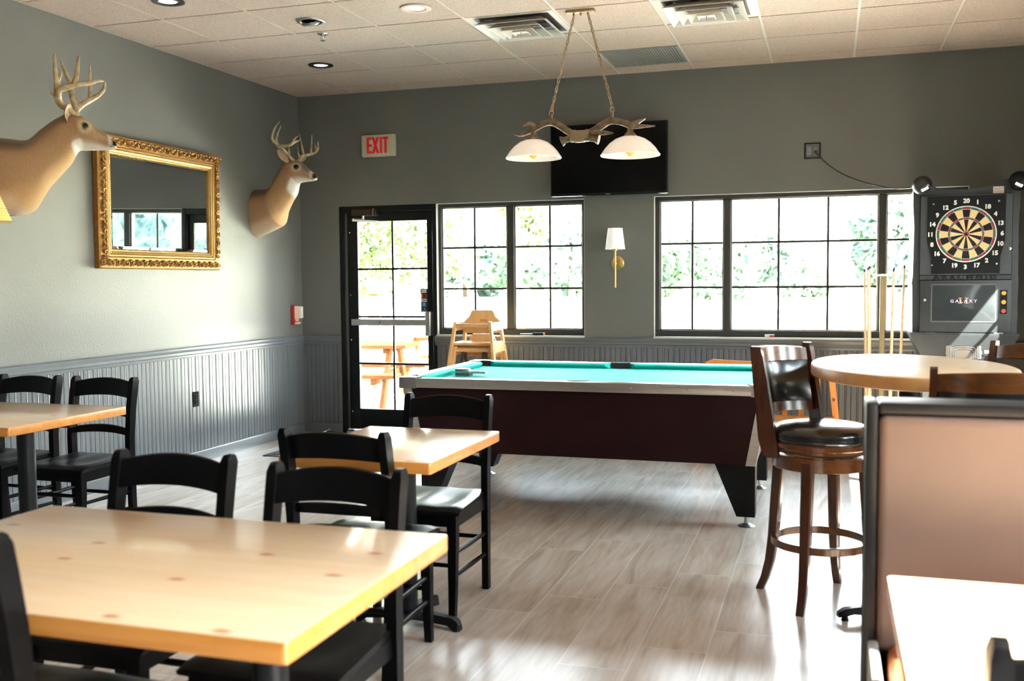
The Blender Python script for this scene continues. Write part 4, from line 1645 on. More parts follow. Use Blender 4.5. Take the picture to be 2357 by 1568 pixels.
# pockets
pks = [(-ix_ + 0.012, -iy + 0.012, 0.078), (ix_ - 0.012, -iy + 0.012, 0.078), (-ix_ + 0.012, iy - 0.012, 0.078), (ix_ - 0.012, iy - 0.012, 0.078), (0, -iy + 0.010, 0.060), (0, iy - 0.010, 0.060)]
for (x, y, r_) in pks:
    # dark drop at cloth level and a rubber lip curving round the outer side only
    m_ = MB()
    m_.lathe([(0.0, 0.7762), (r_ - 0.004, 0.7762), (r_ - 0.004, 0.770)], (x, y, 0), 'Z', 28)
    mid_a = math.atan2(y, x) if abs(x) > 0.1 else math.copysign(PI / 2, y)
    span = 1.9 if abs(x) > 0.1 else 1.62
    rg = []
    for q in range(19):
        a = mid_a - span + 2 * span * q / 18
        ca, sa = math.cos(a), math.sin(a)
        rg.append([(x + (r_ + dr) * ca, y + (r_ + dr) * sa, z) for dr, z in ((-0.008, 0.772), (-0.008, PZ + 0.0025), (-0.002, PZ + 0.0045), (0.006, PZ + 0.004), (0.008, PZ - 0.004), (0.006, 0.772))])
    m_.loft(rg)
    sx__, sy__ = math.copysign(1, x), math.copysign(1, y)
    if abs(x) > 0.1:
        m_.box(sx__ * ix_ - 0.004, sx__ * ix_ + 0.004, sy__ * iy, sy__ * (iy - 0.074), 0.776, PZ + 0.001)
        m_.box(sx__ * ix_, sx__ * (ix_ - 0.074), sy__ * iy - 0.004, sy__ * iy + 0.004, 0.776, PZ + 0.001)
    else:
        m_.box(-0.066, 0.066, sy__ * iy - 0.004, sy__ * iy + 0.004, 0.776, PZ + 0.001)
    m_.build('pocket', M['rubber'], t)
# corner castings, with the inner quarter open for the pocket
for sx__ in (-1, 1):
    for sy__ in (-1, 1):
        m_ = MB()
        pl = [(hx, hy - 0.03), (hx - 0.009, hy - 0.009), (hx - 0.03, hy), (hx - 0.125, hy), (hx - 0.125, hy - RWd + 0.004), (hx - 0.085, hy - RWd + 0.004), (hx - 0.05, hy - 0.05), (hx - RWd + 0.004, hy - 0.085), (hx - RWd + 0.004, hy - 0.125), (hx, hy - 0.125)]
        pl = [(x * sx__, y * sy__) for x, y in pl]
        m_.prism(pl, 0.748, PZ + 0.003, 'XY')
        cr = m_.build('corner_casting', M['steel'], t, ang=30)
        if sy__ < 0 and sx__ > 0:
            m_ = MB()
            m_.lathe([(0, -hy - 0.002), (0.034, -hy - 0.002), (0.038, -hy + 0.002)], (0, 0, 0), 'Y', 24, M=Matrix.Translation((hx - 0.062, 0, 0.775)) @ Matrix.Diagonal((1, 1, 0.5, 1)))
            m_.build('return_opening', M['plastic'], cr)
        # slanting aluminium corner strip down the cabinet
        m_ = MB()
        pt = Vector((sx__ * (hx - 0.03), sy__ * (hy - 0.025), 0.75))
        pb_ = Vector((sx__ * (hx - bi_ + 0.004), sy__ * (hy - 0.052), 0.362))
        wv = Vector((-sx__ * 0.055, 0, 0))
        wy = Vector((0, -sy__ * 0.055, 0))
        m_.loft([[pb_ + Vector((0, sy__ * 0.004, 0)), pb_ + wv + Vector((0, sy__ * 0.004, 0)), pb_ + wv + wy * 0.3, pb_ + wy + wv * 0.3, pb_ + wy],
                 [pt + Vector((0, sy__ * 0.004, 0)), pt + wv + Vector((0, sy__ * 0.004, 0)), pt + wv + wy * 0.3, pt + wy + wv * 0.3, pt + wy]])
        m_.build('corner_strip', M['alu'], t)
        # tapered leg with fluted end face and chrome leveller
        lx1, ly1 = sx__ * (hx - 0.108), sy__ * (hy - 0.105)
        m_ = MB()
        def q4(xo, w_, yo, d_, z):
            xa, xb = lx1 - sx__ * xo, lx1 - sx__ * (xo + w_)
            ya, yb = ly1 - sy__ * yo, ly1 - sy__ * (yo + d_)
            fl = [(xa, ya)]
            k_ = 6
            for q in range(1, k_):
                yy = ya + (yb - ya) * q / k_
                fl += [(xa, yy - (yb - ya) * 0.03), (xa - sx__ * 0.006, yy), (xa, yy + (yb - ya) * 0.03)]
            fl += [(xa, yb), (xb, yb), (xb, ya)]
            return [(x, y, z) for x, y in fl]
        m_.loft([q4(0.0, 0.10, 0.0, 0.12, 0.065), q4(0.0, 0.225, 0.0, 0.16, 0.368)])
        lg = m_.build('leg', M['plastic'], t, ang=20)
        m_ = MB()
        cx_, cy_ = lx1 - sx__ * 0.05, ly1 - sy__ * 0.06
        m_.lathe([(0, 0.0), (0.045, 0.0), (0.048, 0.004), (0.03, 0.012), (0.013, 0.02), (0.012, 0.066), (0, 0.066)], (cx_, cy_, 0), 'Z', 24)
        m_.build('leveller', M['alu'], lg)
m_ = MB()
m_.lathe([(0, 0.7758), (0.014, 0.7757), (0.0145, 0.7752)], (2.85 - pc.x, -2.10 - pc.y, 0), 'Z', 16)
m_.build('cloth_spot', M['white'], t)

t = thing('table_brush', 'silver brush with a tapered handle lying on the green cloth', 'brush', (2.375, -2.155, 0.7755), -0.02)
m_ = MB()
m_.box(-0.03, 0.075, -0.035, 0.035, 0.012, 0.034, 0.004)
m_.box(-0.03, 0.06, -0.03, 0.03, 0.034, 0.044, 0.004)
b_ = m_.build('head', M['steel'], t)
m_ = MB()
m_.box(-0.028, 0.073, -0.033, 0.033, 0.0, 0.013, 0.002)
m_.build('bristles', mat('grey_bristle', (0.09, 0.1, 0.1), 0.8, bump=0.4, bscale=300), t)
m_ = MB()
m_.prism([(0.075, -0.03), (0.11, -0.016), (0.175, -0.014), (0.185, 0), (0.175, 0.014), (0.11, 0.016), (0.075, 0.03)], 0.014, 0.03, 'XY')
m_.build('handle', M['steel'], t)

# ------------------------------------------------------------------ pine tables on iron pedestals
def pine_table(x0, x1, y0, y1, peds, label, arms=((0.26, 0), (0, 0.30))):
    cx, cy = (x0 + x1) / 2, (y0 + y1) / 2
    t = thing('dining_table', label, 'table', (cx, cy, 0), 0, 'pine tables with black pedestals')
    a, b = (x1 - x0) / 2, (y1 - y0) / 2
    bm = bmesh.new()
    bmesh.ops.create_cube(bm, size=1)
    bmesh.ops.scale(bm, vec=(2 * a, 2 * b, 0.042), verts=bm.verts)
    ve = [e for e in bm.edges if abs(e.verts[0].co.z - e.verts[1].co.z) > 0.01]
    bmesh.ops.bevel(bm, geom=ve, offset=0.012, segments=3, profile=0.5, affect='EDGES')
    he = [e for e in bm.edges if e.calc_face_angle(0) > 0.5 and abs(e.verts[0].co.z - e.verts[1].co.z) < 1e-5]
    bmesh.ops.bevel(bm, geom=he, offset=0.004, segments=2, profile=0.5, affect='EDGES')
    bm.verts.index_update()
    m_ = MB()
    for v_ in bm.verts:
        m_.v.append((v_.co.x, v_.co.y, v_.co.z + 0.739))
    for f in bm.faces:
        m_.f.append([v_.index for v_ in f.verts])
        m_.fm.append(0 if f.normal.z > 0.8 else 1)
    bm.free()
    m_.build('tabletop', [M['pine'], M['pine_edge']], t)
    for (px, py) in peds:
        x, y = px - cx, py - cy
        m_ = MB()
        m_.cyl((x, y, 0.06), (x, y, 0.70), 0.041, seg=24)
        m_.lathe([(0.041, 0.075), (0.06, 0.07), (0.075, 0.055), (0.075, 0.045)], (x, y, 0), 'Z', 24)
        m_.build('column', M['iron'], t)
        m_ = MB()
        for (ax, ay) in arms:
            m_.box(x - ax - 0.02 * (ax > 0) - 0.02 * (ax == 0), x + ax + 0.02 * (ax > 0) + 0.02 * (ax == 0), y - ay - 0.02, y + ay + 0.02, 0.706, 0.718)
        m_.build('spider', M['iron'], t)
        m_ = MB()
        for (ax, ay) in arms:
            for s_ in (1, -1):
                L_ = math.hypot(ax, ay)
                ux, uy = s_ * ax / L_, s_ * ay / L_
                P = []
                for (q, z, h_, w_) in ((0.0, 0.052, 0.036, 0.05), (0.4, 0.046, 0.034, 0.042), (0.8, 0.036, 0.032, 0.036), (0.93, 0.030, 0.036, 0.05), (1.0, 0.020, 0.03, 0.05), (1.04, 0.008, 0.016, 0.03)):
                    c_ = Vector((x + ux * L_ * 1.1 * q, y + uy * L_ * 1.1 * q, 0))
                    nx, ny = -uy, ux
                    zb = max(0.001, z - h_ / 2) if q < 0.9 else 0.001
                    zt = z + h_ / 2
                    P.append([(c_.x - nx * w_ / 2, c_.y - ny * w_ / 2, zb), (c_.x + nx * w_ / 2, c_.y + ny * w_ / 2, zb), (c_.x + nx * w_ / 2.6, c_.y + ny * w_ / 2.6, zt), (c_.x - nx * w_ / 2.6, c_.y - ny * w_ / 2.6, zt)])
                m_.loft(P)
        m_.build('foot', M['iron'], t)
    return t


pine_table(2.555, 3.772, -6.745, -5.965, [(2.71, -6.325), (3.48, -6.325)], 'large knotty pine table in the front left foreground')
pine_table(2.757, 3.358, -5.075, -4.31, [(3.055, -4.60)], 'small pine table in front of the pool table', ((0.20, 0), (0, 0.255)))
pine_table(0.02, 1.228, -4.765, -3.985, [(0.30, -4.37), (0.945, -4.37)], 'pine table at the left edge by the grey boarding')
pine_table(4.79, 5.99, -6.79, -6.03, [(5.62, -6.41)], 'brightly lit pine table at the lower right in front of the booth', ((0.25, 0), (0, 0.25)))

# ------------------------------------------------------------------ black ladder-back chairs (local: back at +y, faces -y)
def make_chair():
    t = thing('ladder_back_chair', 'black chair', 'chair')
    side = [(0.0, 0.205, 0.238), (0.22, 0.188, 0.226), (0.43, 0.172, 0.216), (0.55, 0.172, 0.216), (0.70, 0.186, 0.234), (0.80, 0.203, 0.254), (0.855, 0.214, 0.266), (0.872, 0.222, 0.264), (0.878, 0.232, 0.256)]
    for s_ in (-1, 1):
        m_ = MB()
        rg = []
        for z, a, b in side:
            xc = s_ * (0.180 + 0.012 * min(1, z / 0.45))
            w_ = 0.015 if z < 0.87 else 0.011
            rg.append([(xc - w_, a, z), (xc + w_, a, z), (xc + w_, b, z), (xc - w_, b, z)])
        m_.loft(rg)
        m_.build('back_post', M['lacquer'], t, ang=30)
        m_ = MB()
        rg = []
        for z, w_, yo in ((0.0, 0.014, -0.180), (0.12, 0.016, -0.172), (0.3, 0.019, -0.166), (0.42, 0.021, -0.166), (0.435, 0.021, -0.166)):
            xc = s_ * 0.172
            rg.append([(xc - w_, yo - w_, z), (xc + w_, yo - w_, z), (xc + w_, yo + w_, z), (xc - w_, yo + w_, z)])
        m_.loft(rg)
        m_.build('front_leg', M['lacquer'], t, ang=30)

    def slat(z0, z1, y, arch, th=0.016, nm='back_slat'):
        m2 = MB()
        rg = []
        for q in range(13):
            u_ = -1 + 2 * q / 12
            x = 0.181 * u_
            bow = 0.030 * (1 - u_ * u_)
            zt = z1 - arch * (u_ * u_)
            zb = z0 - arch * 0.55 * (u_ * u_)
            yb = y + bow - 0.012
            yt = yb + (z1 - z0) * 0.2
            rg.append([(x, yb - th / 2, zb), (x, yb + th / 2, zb), (x, yt + th / 2, zt - 0.003), (x, yt, zt), (x, yt - th / 2, zt - 0.003)])
        m2.loft(rg)
        m2.build(nm, M['lacquer'], t, ang=30)
    slat(0.778, 0.872, 0.224, 0.022, 0.018, 'crest_rail')
    slat(0.672, 0.714, 0.206, 0.016)
    slat(0.575, 0.617, 0.194, 0.016)
    # saddled seat
    m_ = MB()
    nx_, ny_ = 14, 12
    top, bot = [], []
    for j in range(ny_ + 1):
        v_ = j / ny_
        y = -0.205 + 0.405 * v_
        wd = 0.215 - 0.028 * v_
        for i_ in range(nx_ + 1):
            u_ = -1 + 2 * i_ / nx_
            dip = 0.014 * (math.exp(-((abs(u_) - 0.45) / 0.3) ** 2)) * math.exp(-((v_ - 0.55) / 0.33) ** 2)
            edge = 0.008 * max(0, (abs(u_) - 0.85) / 0.15) ** 2 + 0.012 * max(0, (0.12 - v_) / 0.12) ** 2
            top.append((wd * u_, y - 0.010 * (1 - u_ * u_) * (1 - v_), 0.458 - dip - edge))
            bot.append((wd * u_ * 0.985, y - 0.008 * (1 - u_ * u_) * (1 - v_), 0.428))
    W_ = nx_ + 1
    fs_ = []
    nb_ = len(top)
    for j in range(ny_):
        for i_ in range(nx_):
            a = j * W_ + i_
            fs_.append([a, a + 1, a + 1 + W_, a + W_])
            fs_.append([nb_ + a + W_, nb_ + a + 1 + W_, nb_ + a + 1, nb_ + a])
    for i_ in range(nx_):
        fs_.append([nb_ + i_, nb_ + i_ + 1, i_ + 1, i_])
        a = ny_ * W_ + i_
        fs_.append([a, a + 1, nb_ + a + 1, nb_ + a])
    for j in range(ny_):
        a = j * W_
        fs_.append([a, a + W_, nb_ + a + W_, nb_ + a])
        a = j * W_ + nx_
        fs_.append([nb_ + a, nb_ + a + W_, a + W_, a])
    m_.add(top + bot, fs_)
    m_.build('seat', M['lacquer'], t, ang=50)
    m_ = MB()
    m_.box(-0.160, 0.160, -0.176, -0.156, 0.372, 0.430, 0.002)
    m_.box(-0.172, 0.172, 0.176, 0.196, 0.372, 0.430, 0.002)
    for s_ in (-1, 1):
        m_.box(s_ * 0.182 - 0.009, s_ * 0.182 + 0.009, -0.15, 0.178, 0.372, 0.430, 0.002)
    m_.build('apron', M['lacquer'], t)
    for (p, q) in (((-0.174, -0.168, 0.26), (-0.184, 0.205, 0.26)), ((0.174, -0.168, 0.26), (0.184, 0.205, 0.26)), ((-0.174, -0.17, 0.165), (-0.183, 0.208, 0.165)), ((0.174, -0.17, 0.165), (0.183, 0.208, 0.165)), ((-0.17, -0.167, 0.30), (0.17, -0.167, 0.30)), ((-0.17, -0.170, 0.21), (0.17, -0.170, 0.21)), ((-0.18, 0.205, 0.24), (0.18, 0.205, 0.24))):
        m_ = MB()
        m_.tube([p, tuple((a + b) / 2 for a, b in zip(p, q)), q], [0.0085, 0.0115, 0.0085], 10)
        m_.build('stretcher', M['lacquer'], t)
    return t


G = 'black ladder-back chairs'
ch0 = make_chair()
ch0.location = (0.845, -3.925, 0)
ch0['label'] = 'black ladder-back chair by the grey boarding, at the right end of the left table'
ch0['group'] = G
place(ch0, (0.335, -3.925, 0), 0.0, 'black ladder-back chair at the left table, cut by the left edge of the photo', G)
place(ch0, (3.02, -4.272, 0), 0.0, 'black ladder-back chair between the small pine table and the pool table', G)
place(ch0, (3.035, -4.925, 0), PI, 'black ladder-back chair on the near side of the small pine table', G)
place(ch0, (2.777, -5.940, 0), 0.0, 'black ladder-back chair at the far left side of the large front table', G)
place(ch0, (3.362, -6.010, 0), 0.0, 'black ladder-back chair at the far right side of the large front table', G)
c0 = place(ch0, (3.022, -6.566, 0), PI - 0.02, 'black chair back rising at the lower left corner of the photo', G)
c0.scale = (1.03, 1.03, 1.065)
c1 = place(ch0, (5.075, -6.612, 0), PI, 'black chair back peeking over the lit table at the lower right corner', G)
c1.scale = (1.0, 1.0, 1.05)

# ------------------------------------------------------------------ high bar table and swivel stools
t = thing('bar_table', 'high pub table with a thick round-edged pale wood top among the bar stools', 'table', (4.977, -3.967, 0))
m_ = MB()
sgx, sgy = 0.376, 0.595
pr = [(0.0, 1.0), (0.985, 1.0), (0.996, 0.997), (1.0, 0.99), (1.0, 0.955), (0.993, 0.948), (0.0, 0.948)]
for i_ in range(len(pr)):
    pass
vs_, fs_ = [], []
seg = 64
ring_ = [(0.975, 1.040), (0.993, 1.037), (1.0, 1.030), (1.0, 1.000), (0.993, 0.993), (0.97, 0.990)]
rr_ = Matrix.Rotation(0.14, 4, 'Z')
rg = [[rr_ @ Vector((sgx * k * math.cos(2 * PI * q / seg), sgy * k * math.sin(2 * PI * q / seg), z)) for q in range(seg)] for k, z in ring_]
m_.loft(rg, True)
for i_, f in enumerate(m_.f):
    m_.fm[i_] = 1
m_.fm[-2] = 0
m_.build('tabletop', [M['pine'], mat('bar_top_edge', hexc('b98a55'), 0.4, var=0.12, vscale=20)], t)
m_ = MB()
m_.cyl((0, 0, 0.05), (0, 0, 0.98), 0.04, seg=24)
m_.lathe([(0.04, 0.09), (0.07, 0.07), (0.08, 0.045)], (0, 0, 0), 'Z', 24)
m_.cyl((0, 0, 0.972), (0, 0, 0.99), 0.16, seg=24)
m_.build('column', M['iron'], t)
m_ = MB()
for a in (PI + 0.33, PI / 2 + 0.33, 0.33, -PI / 2 + 0.33):
    ux, uy = math.cos(a), math.sin(a)
    P = []
    for (q, zb, zt, w_) in ((0.0, 0.02, 0.075, 0.05), (0.12, 0.02, 0.065, 0.045), (0.22, 0.03, 0.055, 0.045), (0.255, 0.022, 0.05, 0.05), (0.28, 0.016, 0.035, 0.03)):
        nx, ny = -uy, ux
        P.append([(ux * q - nx * w_ / 2, uy * q - ny * w_ / 2, zb), (ux * q + nx * w_ / 2, uy * q + ny * w_ / 2, zb), (ux * q + nx * w_ / 3, uy * q + ny * w_ / 3, zt), (ux * q - nx * w_ / 3, uy * q - ny * w_ / 3, zt)])
    m_.loft(P)
    m_.cyl((ux * 0.25, uy * 0.25, 0.0), (ux * 0.25, uy * 0.25, 0.024), 0.016, 0.010, 12)
m_.build('foot', M['iron'], t)


def make_stool():
    """local: seat centre over the origin, backrest at +y, faces -y"""
    t = thing('bar_stool', 'bar stool', 'bar stool')
    for a in (PI / 4, 3 * PI / 4, 5 * PI / 4, 7 * PI / 4):
        m_ = MB()
        rg = []
        for (z, r_, w_) in ((0.0, 0.268, 0.017), (0.06, 0.243, 0.018), (0.14, 0.222, 0.0195), (0.25, 0.208, 0.021), (0.42, 0.196, 0.0225), (0.62, 0.182, 0.0235)):
            c_ = Vector((r_ * math.cos(a + LEGROT), r_ * math.sin(a + LEGROT), z))
            e1_ = Vector((math.cos(a + LEGROT), math.sin(a + LEGROT), 0))
            e2_ = Vector((-e1_.y, e1_.x, 0))
            rg.append([c_ + (e1_ * p + e2_ * q) * w_ for p, q in ((-1, -0.75), (-0.75, -1), (0.75, -1), (1, -0.75), (1, 0.75), (0.75, 1), (-0.75, 1), (-1, 0.75))])
        m_.loft(rg)
        m_.build('leg', M['walnut'], t, ang=35)

    def ring(z0, z1, r0, r1, nm, mt, par=None):
        m2 = MB()
        b = 0.003
        m2.lathe([(r0, z0 + b), (r0 + b, z0), (r1 - b, z0), (r1, z0 + b), (r1, z1 - b), (r1 - b, z1), (r0 + b, z1), (r0, z1 - b), (r0, z0 + b)], (0, 0, 0), 'Z', 48)
        return m2.build(nm, mt, par or t, ang=30)
    ring(0.238, 0.272, 0.186, 0.208, 'foot_ring', M['walnut_x'])
    ring(0.582, 0.640, 0.165, 0.205, 'apron', M['walnut_x'])
    m_ = MB()
    m_.cyl((0, 0, 0.638), (0, 0, 0.658), 0.145, seg=32)
    m_.build('swivel_plate', M['chrome'], t)
    m_ = MB()
    m_.lathe([(0.0, 0.652), (0.20, 0.652), (0.208, 0.658), (0.208, 0.668), (0.214, 0.674), (0.214, 0.690), (0.206, 0.697), (0.0, 0.697)], (0, 0, 0), 'Z', 48)
    m_.build('seat_ring', M['walnut_x'], t, ang=30)
    m_ = MB()
    m_.lathe([(0.0, 0.694), (0.205, 0.694), (0.212, 0.702), (0.214, 0.715), (0.211, 0.722), (0.214, 0.730), (0.205, 0.748), (0.175, 0.762), (0.11, 0.772), (0.0, 0.776)], (0, 0, 0), 'Z', 48)
    m_.build('seat_cushion', M['vinyl'], t, ang=60)
    # curved backrest between two side boards
    Rb = 0.26

    def arcp(u_, z, off=0.0):
        a = u_ * 0.86
        lean = 0.07 * ((z - 0.64) / 0.44)
        rr = Rb + off
        return Vector((rr * math.sin(a), -0.045 + rr * math.cos(a) + lean, z))

    def band(z0, z1, o0, o1, nm, mt, u0=-0.95, u1=0.95, arch=0.0, bul=0.0):
        m2 = MB()
        rg_ = []
        for q in range(21):
            u_ = u0 + (u1 - u0) * q / 20
            zz1 = z1 + arch * (1 - (u_ / u1) ** 2)
            zm = (z0 + zz1) / 2
            b_ = bul * (1 - (u_ / u1) ** 4)
            rg_.append([arcp(u_, z0, o0), arcp(u_, z0, o1), arcp(u_, zz1, o1), arcp(u_, zz1, o0), arcp(u_, zm + (zz1 - zm) * 0.6, o0 - b_ * 0.8), arcp(u_, zm, o0 - b_), arcp(u_, zm - (zz1 - zm) * 0.6, o0 - b_ * 0.8)])
        m2.loft(rg_)
        return m2.build(nm, mt, t, ang=35)
    band(1.020, 1.075, -0.012, 0.014, 'crest_rail', M['walnut_x'], arch=0.012)
    band(0.835, 1.022, -0.006, 0.012, 'back_pad', M['vinyl'], bul=0.018)
    band(0.795, 0.836, -0.010, 0.012, 'lower_rail', M['walnut_x'])
    for s_ in (-1, 1):
        m_ = MB()
        rg = []
        for (z, w_, off) in ((0.625, 0.024, -0.012), (0.640, 0.034, -0.004), (0.70, 0.040, 0.0), (0.80, 0.036, 0.0), (0.95, 0.031, 0.0), (1.055, 0.026, 0.0), (1.092, 0.022, 0.002), (1.098, 0.016, 0.002)):
            p = arcp(s_ * 1.0, z, off)
            a = s_ * 0.86
            e1_ = Vector((math.sin(a), math.cos(a), 0))
            e1_ = Vector((0.25 * s_, 1, 0)).normalized()
            e2_ = Vector((e1_.y, -e1_.x, 0))
            rg.append([p + e1_ * w_ + e2_ * 0.012, p + e1_ * w_ - e2_ * 0.012, p - e1_ * w_ - e2_ * 0.012, p - e1_ * w_ + e2_ * 0.012])
        m_.loft(rg)
        m_.build('back_post', M['walnut'], t, ang=35)
    return t


ROT1 = 2.60 - PI / 2     # backrest towards the left and the far side
LEGROT = 0.0
# feet seen at 4.40,-3.71 / 4.57,-4.04 / 4.71,-3.52
LEGROT = math.atan2(-3.71 + 3.78, 4.40 - 4.64) - 3 * PI / 4 - ROT1
s1 = make_stool()
s1.location = (4.64, -3.78, 0)
s1.rotation_euler = (0, 0, ROT1)
s1['label'] = 'walnut bar stool with black seat and back, fully seen right of the pool table'
s1['group'] = 'walnut bar stools round the pub table'
place(s1, (5.16, -4.53, 0), PI + 0.15, 'bar stool seen from behind, its crest just above the tan booth back', 'walnut bar stools round the pub table')
place(s1, (5.40, -3.52, 0), -0.75, 'bar stool on the far side of the pub table under the dart machine', 'walnut bar stools round the pub table')

# ------------------------------------------------------------------ booth
t = thing('booth_bench', 'tan vinyl booth bench with black edged high back at the lower right', 'booth', (5.44, -5.6, 0))
bx0, bx1 = 4.757 - 5.44, 6.12 - 5.44
m_ = MB()
m_.box(bx0, bx1, 0.03, 0.13, 0.0, 1.062, 0.008, 2)
m_.build('back_board', M['black'], t)
m_ = MB()
m_.box(bx0, bx0 + 0.03, -0.012, 0.14, 0.0, 1.076, 0.008, 2)
m_.box(bx0 + 0.03, bx1, -0.012, 0.14, 1.046, 1.076, 0.010, 3)
m_.build('black_edging', mat('black_edging', (0.006, 0.006, 0.007), 0.42, spec=0.3, bump=0.08, bscale=200), t)
m_ = MB()
m_.obox(((bx0 + 0.03 + bx1) / 2, 0.012, 0.745), (bx1 - bx0 - 0.034, 0.07, 0.60), None, 0.022, 4)
m_.build('back_cushion', M['booth'], t, ang=50)
m_ = MB()
m_.obox(((bx0 + 0.03 + bx1) / 2 + 0.012, -0.25, 0.415), (bx1 - bx0 - 0.06, 0.50, 0.12), None, 0.045, 5)
m_.build('seat_cushion', M['boothseat'], t, ang=50)
m_ = MB()
m_.obox((bx0 + 0.024, -0.25, 0.415), (0.026, 0.49, 0.115), None, 0.010, 3)
m_.build('seat_end', M['boothgrey'], t)
m_ = MB()
m_.box(bx0 + 0.012, bx1, -0.47, 0.03, 0.0, 0.355, 0.004)
m_.build('base_box', M['black'], t)

# ------------------------------------------------------------------ door mat and the cable on it
t = thing('floor_mat', 'black rubber door mat in front of the glazed door', 'mat', (0.86, -0.72, 0))
m_ = MB()
m_.prism([(-0.52, -0.56), (0.52, -0.56), (0.52, 0.60), (-0.52, 0.60)], 0.0005, 0.006, 'XY')
m_.build('rubber_edge', M['rubber'], t)
m_ = MB()
m_.box(-0.46, 0.46, -0.50, 0.54, 0.005, 0.009, 0.001)
m_.build('carpet', mat('mat_carpet', (0.035, 0.042, 0.05), 0.9, bump=0.5, bscale=400), t)
t = thing('loose_cable', 'thin black cable with a shiny plug looping over the door mat', 'cable', (0.42, -0.45, 0))
m_ = MB()
m_.tube([(-0.10, -0.35, 0.012), (-0.02, -0.18, 0.03), (0.03, -0.04, 0.075), (0.07, 0.0, 0.085), (0.22, -0.02, 0.070), (0.42, -0.10, 0.018), (0.62, -0.30, 0.014), (0.75, -0.5, 0.014)], 0.0055, 8, 6)
m_.build('wire', M['rubber'], t)
m_ = MB()
m_.tube([(0.015, -0.07, 0.066), (0.055, -0.015, 0.086)], [0.013, 0.011], 10)
m_.tube([(0.05, -0.02, 0.085), (0.085, 0.0, 0.105)], 0.004, 6)
m_.build('plug', M['chrome'], t)
